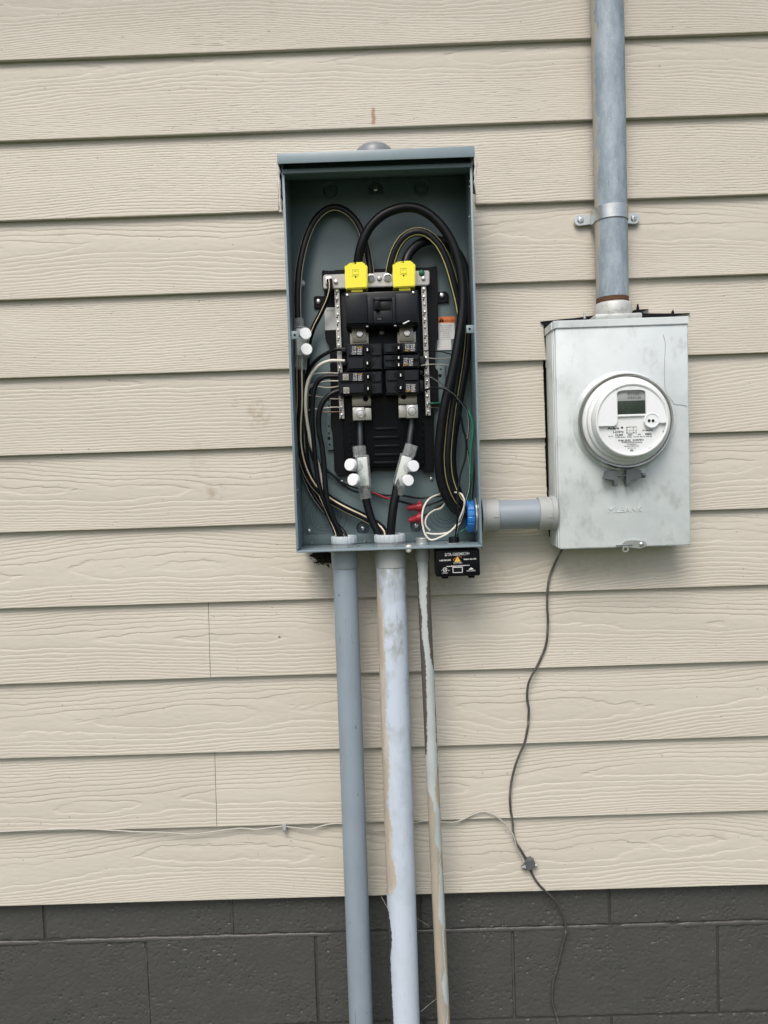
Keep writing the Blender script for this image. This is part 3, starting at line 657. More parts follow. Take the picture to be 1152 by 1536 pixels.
# branch breakers
BD = .098
def speck_label(px0, py0, px1, py1, d, par, ytop):
    """print on a breaker: rows of small letters, one yellow mark"""
    w, h = px1-px0, py1-py0
    rows = (('TYPE', 'HOM'), ('CTL', '2P'), ('20A', 'AIR'), ('LIST', '40C'))
    for r in range(4):
        for c in range(2):
            m = YINK if (c == 1 if ytop else c == 0) and r == (0 if ytop else 3) else WINK
            text(rows[r][c], px0+w*(.25+.5*c), py0+h*(.13+.25*r), h*.19, d, m, par, name='print', ext=0, wpx=w*.42)
def breaker(label, x0, y0, x1, y1, side, poles, lab, ytop, tx, lugs=()):
    """side -1: wires enter on the left; tx: handle column"""
    bm = new(); slope = -.028*(1)
    def bx(a, b, c, d, e, f, bev=.0008): pbox(bm, a, b, c, d, e, f, bev, 1)
    bx(x0, y0, x1, y1, TR, BD-.006, .0012)
    ph = (y1-y0)/poles
    outer0, outer1 = (x0+2, tx-6) if side < 0 else (tx+6, x1-2)
    inner0, inner1 = (tx+6, x1-2) if side < 0 else (x0+2, tx-6)
    for k in range(poles):
        ya = y0+k*ph+1; yb = y0+(k+1)*ph-1.5
        bx(outer0, ya, outer1, yb-1.5, BD-.008, BD, .0007)
        bx(inner0, ya, inner1 - (0 if side > 0 else 0), yb-1, BD-.008, BD-.002, .0007)
    o = obj('circuit_breaker', bm, NAVY, pn, label=label)
    bm = new(); pbox(bm, tx-4.5, y0+1.5, tx+4.5, y1-3, BD-.008, BD+.001, .0006, 1)
    for k in range(poles):
        yc = y0+(k+.45)*ph
        pbox(bm, tx-2.5, yc-3, tx+3, yc+3, BD, BD+.008, .001, 1)
    tg = obj('toggle', bm, BLACK, o)
    for k in range(poles):
        yc = y0+(k+.45)*ph; text('I', tx, yc, 4, BD+.0083, WINK, tg, ext=0, wpx=1.6)
        bm = new(); q = tx+5.2 if side < 0 else tx-10.5; pbox(bm, q, yc-3.5, q+5.2, yc+3.5, BD-.004, BD-.0012); obj('window', bm, INK, o)
    for (lx, ly) in lugs:
        bm = new(); pbox(bm, lx-4.5, ly-4.8, lx+4.5, ly+4.8, BD-.01, BD+.0006, .0004, 1); l_ = obj('lug', bm, BRASS, o)
        bm = new(); c = P(lx, ly, BD+.0006); r = 3.3*mpp(BD); lathe(bm, c, (0, -1, 0), [(r, -.001), (r, .0004), (r*.75, .0006), (r*.6, -.0005), (r*.3, .0002)], 16); obj('lug_screw', bm, PEWTER, l_)
    speck_label(*lab, BD+.0003, o, ytop)
    return o
breaker('two pole breaker at the upper left, white print', 520, 515.5, 573.5, 556, -1, 2, (527, 519.5, 543.5, 532), True, 551)
breaker('two pole breaker at the lower left with two square wire lugs', 507.5, 557.5, 573.5, 592.5, -1, 2, (529, 560, 543.5, 571.5), True, 552, ((518.5, 565.5), (519.5, 585.5)))
breaker('slim single pole breaker at the top right', 575.5, 514.5, 627, 530.5, 1, 1, (607, 515.5, 623, 527), False, 598)
breaker('tandem breaker second down on the right with twin handles', 575.5, 532, 629, 553, 1, 2, (604.5, 537, 620, 549), False, 598)
breaker('two pole breaker lowest on the right', 578.5, 554.5, 629, 592, 1, 2, (608.5, 576, 623.5, 588), False, 601)
for xa, ya, xb, yb in ((629.5, 534.5, 638, 551), (629.5, 556, 634, 562), (512, 522, 519.5, 528), (512, 541, 519.5, 548), (629.5, 571, 635, 588)):
    bm = new(); pbox(bm, xa, ya, xb, yb, TR, BD-.02, .0006); obj('breaker_foot', bm, NAVY, pn)
# lower bus bars and feed-through lugs
for (bx0, by0, bx1, by1, hx, hy, l0, m0, l1, m1, sx, sy, side) in ((528, 594, 556.5, 609, 548.5, 598.5, 529, 611, 557, 630.5, 540.5, 620, -1), (597.5, 592, 625.5, 606, 605.5, 595.5, 598, 607, 627, 627, 618, 615.5, 1)):
    bm = new(); pbox(bm, bx0, by0, bx1, by1, TR, .066, .0006); bb = obj('bus_bar', bm, BRASS, pn)
    bm = new(); c = P(hx, hy, .066); cyl(bm, c, c+Vector((0, -.0004, 0)), 4*mpp(.066), seg=18); obj('bolt_hole', bm, INK, bb)
    bm = new(); mid = (l0+18 if side < 0 else l0+11.5)
    a, b = ((l0, mid), (mid+.3, l1)) if side < 0 else ((mid, l1), (l0, mid-.3))
    pbox(bm, a[0], m0, a[1], m1, TR, .076, .001); pbox(bm, b[0], m0+1, b[1], m1-.5, TR, .073, .001); lg = obj('feed_lug', bm, ALU, pn)
    bm = new(); c = P(sx, sy, .076); r = 7.2*mpp(.076); lathe(bm, c, (0, -1, 0), [(r, -.001), (r, .0008), (r*.85, .0012), (r*.72, -.0002), (r*.6, -.0004), (r*.55, .0004), (r*.3, .0006)], 24); obj('lug_screw', bm, STEEL, lg)
# yellow covers over the neutral lugs
def lug_cover(label, ox, oy):
    o = thing('lug_cover', label, 'lug cover', P(ox+17, oy+20, .08), 'yellow lug covers on the neutral bar')
    def q(l): return [(ox+a, oy+b) for a, b in l]
    bm = new(); ppoly(bm, q([(0, 6), (1, 4), (7, 3.4), (8, .6), (15, 0), (15.3, 4), (16.2, 4), (16.5, -.3), (26, -.8), (28, 0), (28.5, 3), (32, 3.2), (34, 6), (34, 36), (32, 38.5), (3, 40), (1, 38)]), .055, .094, .002)
    obj('cover_body', bm, YELLOW, o)
    bm = new(); pbox(bm, ox+9.5, oy+39.5, ox+27, oy+44.5, .06, .088, .0008); obj('pull_tab', bm, YELLOW, o)
    bm = new(); c = P(ox+16.5, oy+22, .094); cyl(bm, c+Vector((0, .0002, 0)), c+Vector((0, -.0003, 0)), 1.2*mpp(.094), seg=10); obj('probe_hole', bm, INK, o)
    bm = new()
    for a in ((12, 10.5, 20.5, 11.3), (12, 17.8, 20.5, 18.5), (11.5, 10.5, 12.2, 18.5), (20, 10.5, 20.8, 18.5), (10.5, 19.7, 21.5, 20.4), (14.5, 12.8, 17.5, 13.6)): pbox(bm, ox+a[0], oy+a[1], ox+a[2], oy+a[3], .0935, .0945)
    obj('raised_emblem', bm, paint('yellow_edge', (.55, .52, .03), .5) if 'yellow_edge' not in MATS else MATS['yellow_edge'], o)
lug_cover('yellow plastic lug cover under the tallest black cable loop', 517, 393.5)
lug_cover('yellow plastic lug cover beside the green screw on the bar', 589, 391.5)

# ------------------------------------------------------------------ cables
def cable(name, label, cat, pts, rpx, m=CABLE, stripes=(), sm=None, group=None, seg=None, rm=None, wob=0):
    w_ = PP(pts); d = sum(p[2] for p in pts)/len(pts); r = rm or rpx*mpp(d)
    bm = new(); tube(bm, w_, r, seg or (20 if stripes or rpx > 4 else 8), None, stripes, wob=wob)
    o = obj(name, bm, [m, sm or STRIPE] if stripes else m, None, 60, origin=w_[0].copy())
    return tag(o, label, cat, group)
G1 = 'thick black cables in the panel'
cable('cable', 'thick black cable with thin yellow edge lines, tall loop at upper left of the panel', 'cable',
      [(447.5, 492, .07), (446.5, 465, .07), (446.5, 435, .068), (450, 398, .062), (459, 360, .055), (473, 330, .05), (491, 314, .048), (508, 312, .048), (526, 322, .05), (540, 341, .052), (548, 366, .055), (554, 395, .058), (556, 412, .06)], 5.6, stripes=(62, 298), sm=TANSTR, group=G1)
cable('cable', 'thick plain black cable rising from the left yellow cover in the tallest loop', 'cable',
      [(537, 398, .075), (538, 385, .08), (543, 365, .085), (554, 342, .088), (575, 322, .09), (603, 311.5, .09), (630, 314, .09), (655, 331, .09), (675, 358, .09), (688, 392, .09), (694, 430, .09), (693, 470, .092), (686, 520, .095), (677, 565, .095), (667, 607, .095), (660.5, 650, .09), (658, 690, .085), (662, 725, .08), (674, 753, .075), (690, 769, .07), (716, 772, .07), (760, 772, .07)], 6.9, group=G1)
cable('cable', 'thick black cable with bright yellow line, middle loop right of centre', 'cable',
      [(584, 414, .058), (586, 400, .062), (592, 378, .066), (604, 358, .07), (621, 348.5, .072), (639, 350.5, .072), (657, 366, .072), (671, 393, .07), (682, 430, .066), (690, 465, .062), (692.5, 500, .062), (689, 540, .066), (683, 580, .07), (677, 620, .074), (673, 655, .076), (671, 690, .074), (675, 722, .07), (687, 750, .066), (702, 764, .066), (716, 768, .066), (760, 768, .068)], 6.5, stripes=(54, 306), group=G1)
cable('cable', 'thick plain black cable leaving the right yellow cover, hugging the right panel wall', 'cable',
      [(608, 398, .075), (610.5, 387, .072), (618, 375, .066), (632, 364, .058), (652, 360, .05), (675, 368, .046), (692, 390, .045), (701, 425, .046), (703, 460, .05), (702.5, 500, .054), (699, 540, .056), (692, 580, .058), (685.5, 620, .058), (680, 655, .058), (677.5, 690, .058), (682, 725, .058), (693, 752, .06), (706, 762, .064), (716, 765, .066), (760, 765, .07)], 6.9, group=G1)
cable('cable', 'black cable with tan line running from left splice down to middle conduit', 'cable',
      [(451, 535, .07), (450.5, 560, .07), (451, 600, .066), (449, 640, .06), (450, 670, .055), (457, 700, .05), (470, 726, .047), (489, 745, .046), (515, 761, .047), (550, 778, .055), (572, 793, .065), (577, 806, .07), (578, 840, .075)], 6.6, stripes=(36, 324), sm=TANSTR, group=G1)
cable('cable', 'black cable from the left bar screw slanting down behind the left splice', 'cable',
      [(494, 419, .075), (495, 432, .076), (491, 448, .07), (481, 470, .06), (470, 492, .052), (464, 512, .046), (461, 540, .042), (458, 590, .038), (457, 650, .036), (462, 700, .038), (478, 740, .045), (496, 780, .06), (506, 806, .07), (508, 840, .075)], 4.0, stripes=(0,), sm=TANSTR)
cable('cable', 'black cable arching left from the upper left breaker', 'cable',
      [(518, 523.5, .07), (505, 524, .07), (495.6, 527, .066), (479, 536.5, .06), (468, 548, .055), (460.5, 562, .05), (456, 582, .046), (452, 612, .042), (451, 650, .04), (455, 700, .04), (470, 740, .045), (490, 770, .056), (506, 800, .068), (510, 840, .074)], 2.8)
cable('cable', 'white insulated wire arching left from the upper left breaker', 'cable',
      [(517, 541.5, .075), (505, 541, .076), (494, 541.5, .076), (481, 546.5, .074), (471, 556, .072), (464, 567, .07), (460, 580, .07), (458.5, 595, .07), (458.5, 613, .068), (461, 635, .064), (465.5, 660, .06), (472, 682, .058), (478, 700, .058), (483, 725, .058), (489, 752, .06), (500, 782, .066), (509, 806, .07), (512, 840, .074)], 2.5, WHITEW)
cable('cable', 'black cable bending down from the upper lug of the lower left breaker', 'cable',
      [(510, 565, .082), (500, 564.5, .083), (489, 565, .083), (480, 569, .082), (473.5, 577.5, .08), (470.5, 590, .08), (469, 605, .078), (468.5, 630, .076), (470, 655, .073), (474, 698, .07), (479, 729, .07), (487, 753, .07), (497, 776, .07), (507, 800, .072), (511, 840, .075)], 3.6, group='black feeders of the lower left breaker')
cable('cable', 'black cable bending down from the lower lug of the lower left breaker', 'cable',
      [(510, 586, .085), (502, 588.5, .086), (494, 593, .087), (486, 601, .087), (480.5, 612, .087), (478, 626, .086), (478.5, 648, .084), (482, 664, .082), (485.5, 692, .08), (488, 729, .08), (491.5, 753, .08), (499, 776, .078), (511, 802, .076), (515, 840, .076)], 4.0, group='black feeders of the lower left breaker')
cable('cable', 'black cable with pale line low in the left bundle, entering the left conduit', 'cable',
      [(447, 560, .05), (445, 610, .04), (445, 660, .035), (451, 700, .034), (466, 738, .036), (484, 764, .044), (505, 786, .06), (519, 806, .072), (521, 840, .076)], 3.2, stripes=(20,), sm=OFFW)
cable('wire', 'thin white wire curling at the left of the bundle', 'wire',
      [(507, 560, .062), (495, 559.5, .055), (480, 560, .05), (469, 563, .045), (463, 580, .04), (461, 620, .036), (463, 660, .036), (474, 690, .036), (480, 720, .04), (492, 760, .052), (515, 806, .07)], 1.1, WHITEW)
for lb, pts, m in (('thin white wire second down on the left bar', [(509, 571.5, .064), (495, 571.5, .06), (485, 572.5, .055), (472, 575.5, .05), (462, 581, .042), (459, 600, .038), (459, 640, .036)], WHITEW),
                   ('thin white wire sagging below the upper left lug', [(509, 579, .064), (500, 581, .06), (490, 581.5, .055), (478, 580, .05), (466, 580, .044), (460, 592, .038)], WHITEW),
                   ('thin bare wire tucked behind the lower left feeder', [(511, 598.5, .062), (495, 598, .054), (478, 595, .048), (462, 593, .042), (457, 598, .036)], BARE),
                   ('thin pale wire upper of the two at the left bar end', [(512, 611, .062), (498, 611, .056), (482, 612.5, .05), (464, 615, .042), (458, 620, .036)], WHITEW),
                   ('thin copper wire lower of the two at the left bar end', [(512, 617.5, .062), (498, 618, .056), (480, 618.5, .05), (463, 622, .042), (457, 630, .036)], COPPER)):
    cable('wire', lb, 'wire', pts, .95, m)
cable('wire', 'dark wire pair dropping beside the left bundle', 'wire', [(465, 580, .04), (463, 630, .034), (464, 665, .034), (470, 690, .035), (481, 702, .037), (497, 711, .038), (512, 725, .037), (532, 737, .036), (558, 739.5, .036), (580, 746, .038), (600, 752, .042), (618, 756.5, .047), (628, 758.5, .05)], 1.6)
cable('wire', 'dark wire sagging behind the middle splice caps', 'wire', [(474, 692, .034), (492, 706, .034), (505, 718, .034), (520, 727, .033), (545, 735, .032), (575, 742, .032), (604, 743.5, .034), (630, 747, .036), (660, 744, .04), (676, 744, .045)], 1.4)
cable('wire', 'short red wire glimpsed between the two middle splices', 'wire', [(556, 739, .04), (563, 740, .041), (571, 743.5, .042), (579, 747, .042), (590, 748.5, .04)], 1.3, RED)
cable('wire', 'black wire entering the lower red wire nut', 'wire', [(628, 776.5, .05), (640, 771, .05), (652, 763, .05), (662, 757, .05), (676, 752, .05)], 1.3)
cable('wire', 'black wire entering the upper red wire nut', 'wire', [(632, 760, .05), (644, 757, .052), (655, 753, .052), (668, 748, .05)], 1.5)
cable('wire', 'white wire coiled twice beside the red wire nuts', 'wire',
      [(688, 740, .085), (675, 736, .05), (660, 741, .06), (645, 747.5, .08), (636.5, 759, .09), (633.2, 773, .094), (634, 788, .096), (638.5, 803, .098), (647, 810, .1), (660, 806, .1), (673, 799, .1), (684, 788, .098), (692, 772, .1), (697, 756, .102), (694, 744, .1), (688, 739.5, .09), (676, 741, .06), (663, 761, .055), (651, 765.5, .06), (642, 772.5, .066), (638, 782, .07), (639.5, 790, .072), (645, 796, .07)], 1.5, WHITEW)
cable('wire', 'short white wire lying across the panel floor under the coil', 'wire', [(639, 799.5, .075), (648, 801, .08), (658, 801.2, .085), (668, 800, .088), (676, 797, .085), (690, 785, .075)], 1.5, WHITEW)
cable('wire', 'black wire from the lowest right breaker curving down to the surge protector', 'wire',
      [(630, 588, .08), (636, 586, .085), (646, 582.5, .1), (663, 582.5, .115), (677, 589, .118), (686, 603, .112), (691, 624, .105), (695, 645, .1), (699, 659, .098), (698, 687, .098), (690, 714, .1), (686.5, 744, .104), (687, 768, .106), (685, 790, .1), (683.5, 808, .09)], 1.5)
cable('wire', 'thin wire with white line crossing over the thick cables at right', 'wire',
      [(636, 563.5, .07), (645, 565, .09), (655, 570.5, .11), (670, 583, .12), (683, 592.5, .12), (694, 606, .112), (701, 618, .105), (703.5, 638, .1), (702, 652, .098), (700, 666, .096), (703, 688, .095), (705, 715, .096), (703.5, 735, .1), (699, 752, .105), (696, 769, .107), (692, 782, .104), (687, 794, .1), (685, 808, .09)], 1.3, stripes=(20,), sm=OFFW, seg=24)
cable('wire', 'green ground wire running down the right wall of the panel', 'wire',
      [(697, 612, .1), (701, 616, .102), (706, 625, .103), (709.5, 640, .103), (709, 654, .102), (706, 675, .1), (706, 697, .098), (706.5, 722, .092), (704, 745, .085), (708, 760, .075), (735, 772, .07)], 2.2, GREEN)
cable('wire', 'short green wire from the surge protector into the blue bushing', 'wire', [(688, 810, .09), (687, 804, .092), (691, 797.5, .094), (698, 794, .09), (707, 790, .08), (722, 780, .07)], 1.5, GREEN)
cable('wire', 'green ground wire stub at the foot of the right bar', 'wire', [(642, 605, .063), (650, 605, .064), (660, 604.5, .06), (670, 604, .05)], 1.2, GREEN)
for lb, pts, m in (('topmost thin dark wire leaving the right breakers', [(627, 527, .075), (640, 526, .08), (652, 527, .07), (664, 528, .055), (678, 532, .04)], CABLE),
                   ('thin bare wire from the right bar above the tandem handles', [(641, 537, .063), (652, 538, .058), (662, 538, .05), (676, 537, .04)], BARE),
                   ('thin pale wire from the tandem breaker to the right', [(629, 548.5, .075), (638, 547.5, .08), (650, 546.5, .07), (662, 547.5, .055), (676, 548, .04)], BARE),
                   ('thin copper wire at the foot of the right bar', [(643, 611.5, .062), (650, 611.5, .058), (662, 611.5, .05), (672, 611, .04)], COPPER)):
    cable('wire', lb, 'wire', pts, .8, m)
cable('wire', 'dark wire twisted low on the right wall of the panel', 'wire', [(711, 612, .05), (712, 650, .06), (712, 690, .06), (710, 730, .06), (709, 750, .064), (716, 766, .068), (735, 770, .07)], 1.2)
# feeders from the feed-through lugs, through splices, to the middle conduit
cable('cable', 'charcoal feeder from the left feed lug into a clear splice', 'cable', [(539.5, 624, .058), (540, 640, .06), (540.5, 660, .066), (541, 690, .072)], 4.6, GREYC, group='short feeders under the lugs')
cable('cable', 'charcoal feeder from the right feed lug into a clear splice', 'cable', [(618, 622, .058), (617, 640, .06), (614.5, 660, .066), (612, 690, .072)], 4.6, GREYC, group='short feeders under the lugs')
cable('cable', 'thick black cable from the left clear splice into middle conduit', 'cable', [(546.5, 715, .075), (548, 740, .075), (551.5, 760, .075), (558.5, 782, .076), (568, 803, .078), (574, 840, .078)], 6.0, group='twin cables rising from middle conduit')
cable('cable', 'thick black cable from the right clear splice into middle conduit', 'cable', [(598, 715, .077), (594, 740, .08), (590, 760, .082), (587.5, 782, .083), (586, 804, .082), (586, 840, .08)], 6.6, group='twin cables rising from middle conduit')

# ------------------------------------------------------------------ insulated splices
def splice(label, top, bot, d, wpx, capdir, caps, capr, sl0, sl1, tw=None):
    """top/bot: body ends on its axis (px); caps: px centres of the cap fronts; sl0/sl1: (px,py,r) sleeve ends"""
    A, B = P(*top, d), P(*bot, d); o = thing('splice_connector', label, 'splice connector', (A+B)/2, 'clear insulated splice connectors')
    ax = (B-A).normalized(); side = Vector((ax.z, 0, -ax.x)).normalized(); hw = wpx*mpp(d)/2
    def slab(k0, k1, hx, dy0, dy1, bev):
        bm = new(); L = (B-A).length
        box(bm, -hx, hx, dy0, dy1, -k1*L, -k0*L, bev, 3)
        M = Matrix(((-side.x, 0, -ax.x, A.x), (-side.y, 1, -ax.y, A.y), (-side.z, 0, -ax.z, A.z), (0, 0, 0, 1)))
        bmesh.ops.transform(bm, matrix=M, verts=bm.verts); return bm
    obj('splice_block', slab(.06, .94, hw*.72, -.010, .010, .002), SPLB, o)
    obj('splice_shell', slab(0, 1, hw, -.0125, .0125, .003), CLEAR, o)
    for (x0, y0, r0), (x1, y1, r1) in (sl0, sl1):
        bm = new(); a, b = P(x0, y0, d), P(x1, y1, d); lathe(bm, a, b-a, [(r0*mpp(d), 0), (r1*mpp(d), (b-a).length), (r1*mpp(d)*.86, (b-a).length), (r0*mpp(d)*.86, 0)], 24, closed=True); obj('sleeve', bm, CLEAR, o)
    for cx, cy in caps:
        bm = new(); f = P(cx, cy, d+.034); v = Vector(capdir).normalized(); r = capr*mpp(d+.03)
        cyl(bm, f - v*.030, f-v*.009, r*1.06, r*1.02, 24); obj('port', bm, CLEAR, o)
        bm = new(); lathe(bm, f - v*.010, v, [(r*.93, 0), (r, .001), (r, .0085), (r*.93, .0098), (r*.5, .010)], 32); obj('port_cap', bm, WHITE, o)
splice('clear splice with two white caps on the left panel wall', (452, 491), (453.5, 537), .07, 20, (.25, -1, .06), ((458.5, 500), (460, 523.5)), 8.8, ((448, 478, 7.5), (448.5, 492, 7.5)), ((451, 536, 9.5), (451, 555, 9.2)))
splice('clear splice with two white caps left of centre below the breakers', (543, 683), (547, 732), .074, 21, (-.55, -1, .08), ((524, 697), (528.5, 719.5)), 9.3, ((538.5, 669, 10), (540, 685, 10)), ((546, 730, 9.3), (548.5, 748, 9)))
splice('clear tilted splice with two white caps right of centre', (611, 682), (598, 731), .076, 21, (.35, -1, .04), ((621, 699), (613, 720.5)), 8.6, ((617.5, 667, 9.8), (613, 683, 9.8)), ((599.5, 728, 9.3), (595.5, 742, 8.8)))
# red wire nuts
def wire_nut(label, a, b, d):
    A, B = P(*a, d), P(*b, d+.004); o = thing('wire_nut', label, 'wire nut', (A+B)/2, 'red wire nuts')
    bm = new(); L = (B-A).length; r = 6.2*mpp(d)
    lathe(bm, A, B-A, [(r*.45, 0), (r*.62, .001), (r*.68, L*.35), (r*.85, L*.6), (r*.95, L*.62), (r*1.02, L*.95), (r*.9, L), (r*.6, L)], 24, mod=lambda i: 1+.05*(i % 2)); obj('nut_body', bm, RED, o)
    bm = new(); n = frame_of(B-A)[1]; m = A.lerp(B, .78)
    s = Vector((0, 0, 1)); box(bm, -.003, .003, -.0016, .0016, -r*1.45, r*1.45, .0008); bmesh.ops.translate(bm, verts=bm.verts, vec=m); obj('wing', bm, RED, o)
wire_nut('upper red wire nut beside the white wire coil', (610.5, 762), (634, 759.5), .05)
wire_nut('lower red wire nut, tilted up, beside the white wire coil', (613, 781), (634, 774.5), .05)

# ------------------------------------------------------------------ conduits below the panel
def drop(label, top, rpx, pm, con, material_con, tilt=0.0):
    """vertical conduit: top px of its axis, radius in px at its depth, tilt dx/dz"""
    ax = P(top[0], top[1], PD); o = thing('conduit', label, 'conduit', ax, 'conduits dropping from the panel')
    r = rpx*mpp(PD); zc1 = ZB-.0015; zc0 = P(top[0], con[0], PD).z; n_ = 40
    v = Vector((tilt, 0, 1)); zb = -.05; b0 = ax + v*(zb-ax.z); L = (zc0+.006-zb)*v.length
    bm = new(); lathe(bm, b0, v, [(r*(1+.006*mnoise.noise(Vector((k*.7, rpx, 0)))), L*k/n_) for k in range(n_+1)], 36); obj('pipe', bm, pm, o, 60)
    rc = con[1]*mpp(PD); bm = new()
    lathe(bm, (ax.x, -PD, zc0), (0, 0, 1), [(r*1.005, 0), (rc*.97, .0), (rc, .001), (rc*1.02, (zc1-zc0)*.9), (rc*1.02, zc1-zc0)], 40); obj('connector', bm, material_con, o)
    return o, ax, r, rc
o1, a1, r1, c1 = drop('plain grey plastic conduit, leftmost under the panel', (517.5, 850), 18.4, SCUFF, (852, 20), PVC)
o2, a2, r2, c2 = drop('widest pale blue conduit with peeling beige paint, in the middle', (586, 850), 22.3, PEELW, (850.5, 23.3), PVCO)
o3, a3, r3, c3 = drop('thin conduit with flaking brown paint, rightmost under the panel', (634.3, 850), 9.6, PEELT, (842, 11), PVCO, TTILT)
def bushing(o, ax, rpx, h, m, nut=True):
    zb = ZB + T; r = rpx*mpp(PD)
    if nut:
        bm = new(); lathe(bm, (ax.x, -PD, zb+.0004), (0, 0, 1), [(r*.8, 0), (r*1.02, 0), (r*1.04, .0035), (r*.8, .0035)], 48, closed=True, mod=lambda i: 1.07 if (i % 8) < 3 else .98); obj('locknut', bm, ZINC, o)
        bm = new(); lathe(bm, (ax.x, -PD, zb+.0042), (0, 0, 1), [(r*.78, 0), (r*.95, 0), (r*.95, .004), (r*.78, .004)], 40, closed=True); obj('thread', bm, HUBP, o)
        z = zb+.0082
    else: z = zb+.0004
    bm = new(); lathe(bm, (ax.x, -PD, z), (0, 0, 1), [(r*.76, 0), (r*.98, 0), (r, .0015), (r, h-.003), (r*.95, h), (r*.84, h+.0005), (r*.76, h-.003)], 96, closed=True, mod=lambda i: 1.0 if (i % 6) else .965); obj('bushing', bm, m, o)
    bm = new(); lathe(bm, (ax.x, -PD, z), (0, 0, 1), [(r*.75, -.003), (r*.75, -.001)], 32); obj('conduit_mouth', bm, INK, o)
bushing(o1, a1, 19.5, .0135, BUSH); bushing(o2, a2, 23.6, .0145, BUSH); 
bm = new(); rr = 9.6*mpp(PD); lathe(bm, (a3.x, -PD, ZB+T+.0003), (0, 0, 1), [(rr*.7, 0), (rr*1.12, 0), (rr*1.12, .003), (rr, .0035), (rr*1.0, .012), (rr*.9, .0135), (rr*.7, .0135)], 32, closed=True, mod=lambda i: 1.02 if i % 2 else .99); obj('locknut', bm, ZINC, o3)
bm = new(); lathe(bm, (a3.x, -PD, ZB+T), (0, 0, 1), [(rr*.68, .001), (rr*.68, .010)], 20); obj('conduit_mouth', bm, PEWTER, o3)
tag(obj('plug', lathe(new(), P(613, 822, .135) - Vector((0, 0, .004)), (0, 0, 1), [(.004, -.004), (.0062, 0), (.0062, .006), (.0045, .0095), (.002, .0105)], 20), WHITEW, origin=P(613, 822, .135)), 'small round white plug on the front edge of the panel floor', 'plug')

# ------------------------------------------------------------------ side conduit between panel and meter box
ND = .070; na = P(720, 772.5, ND); zc = P(776, 771.5, ND).z
nip = thing('conduit', 'short horizontal grey conduit joining the panel and the meter box', 'conduit', (na.x, -ND, zc))
def hx(px): return P(px, 771, ND+.0).x
def ring(bm, xa, xb, r, ri=None, bev=.001, mod=None, seg=44):
    L = xb-xa; ri = ri or r*.8
    lathe(bm, (xa, -ND, zc), (1, 0, 0), [(ri, 0), (r-bev, 0), (r, bev), (r, L-bev), (r-bev, L), (ri, L)], seg, closed=True, mod=mod); return bm
rN = 22*mpp(ND)
obj('pipe', ring(new(), hx(735), hx(815), rN), PVC, nip)
obj('coupling', ring(new(), hx(724), hx(747), rN*1.10), PVCO, nip)
obj('coupling', ring(new(), hx(806.5), hx(830), rN*1.13), PVCO, nip)
obj('coupling_rim', ring(new(), hx(825), hx(833), rN*1.2), PVCO, nip)
obj('coupling_rim', ring(new(), hx(721.5), hx(726), rN*1.17), PVCO, nip)
for px, w_ in ((738, 7), (817, 9)):
    bm = new(); v = P(px, 774, ND); box(bm, v.x, v.x+w_*mpp(ND), -ND-rN*1.135, -ND-rN*1.08, v.z-.0009, v.z+.0009, .0003); obj('mould_mark', bm, PVCO, nip)
obj('locknut', ring(new(), XR-T-.0045, XR-T-.0006, rN*1.16, rN*.8, .0006, lambda i: 1.05 if i % 6 < 3 else .99, 48), ZINC, nip)
obj('bushing', ring(new(), XR-T-.0205, XR-T-.0055, rN*1.12, rN*.84, .002, lambda i: 1.0 if i % 6 else .95, 96), BLUE, nip)
bm = new(); lathe(bm, (XR-T-.006, -ND, zc), (1, 0, 0), [(rN*.83, 0), (rN*.83, .002)], 32); obj('conduit_mouth', bm, INK, nip)

# ------------------------------------------------------------------ surge protector under the panel
sp = thing('surge_protector', 'small black surge protector with white print hanging under the panel', 'surge protector', P(687, 844, .10))
SD = .128
bm = new(); pbox(bm, 653.5, 824, 720, 864.5, .075, SD, .003, 3); obj('body', bm, BLACK, sp)
for a in ((663, 862, 672.5, 868), (703, 861, 712, 867)):
    bm = new(); pbox(bm, *a, .08, SD-.006, .001); obj('foot', bm, BLACK, sp)
bm = new(); c = P(681, 815, .095); cyl(bm, (c.x, -.095, ZB-.006), (c.x, -.095, ZB+.016), .0105, seg=24, bev=.001); obj('threaded_nipple', bm, BLACK, sp)
bm = new(); c = P(683, 815, .095); lathe(bm, (c.x, -.095, ZB+T+.0004), (0, 0, 1), [(.011, 0), (.019, 0), (.0195, .002), (.011, .0025)], 6, closed=True); obj('locknut', bm, ZINC, sp)
tl = R(1.6)
text('DTK-120/240CM+', 686, 831.2, 4.2, SD, WINK, sp, ext=0, wpx=37, rot=tl, bold=.03)
text('1-800-753-2345', 667.5, 840.6, 2.0, SD, WINK, sp, ext=0, wpx=17, rot=tl, bold=.03); text('Made in the USA', 705, 838.6, 2.0, SD, WINK, sp, ext=0, wpx=19, rot=tl, bold=.03)
text('www.diteksurgeprotection.com', 687, 848.6, 1.8, SD, WINK, sp, ext=0, wpx=35, rot=tl, bold=.03)
bm = new(); ppoly(bm, [(681.5, 842.8), (691, 842.3), (686, 834.2)], SD-.001, SD+.0003); em = obj('emblem', bm, YINK, sp)
bm = new(); tube(bm, PP([(681, 841, SD+.0004), (680, 839.5, SD+.0004), (683, 837.3, SD+.0004), (688, 835.3, SD+.0004), (692, 834.6, SD+.0004), (691.5, 836.5, SD+.0004)]), .0004, 6, .002); obj('emblem_swoosh', bm, ORANGE, em)
text('!', 686, 840.4, 3, SD+.0005, INK, em, ext=0)
text('DITEK', 686.8, 844.3, 2.2, SD, WINK, sp, ext=0, wpx=13, rot=tl)
bm = new(); c = P(667.5, 854.5, SD); lathe(bm, c+Vector((0, .0002, 0)), (0, -1, 0), [(.0042, 0), (.0042, .0004), (.0034, .0004), (.0034, 0)], 24, closed=True); obj('listing_ring', bm, WINK, sp)
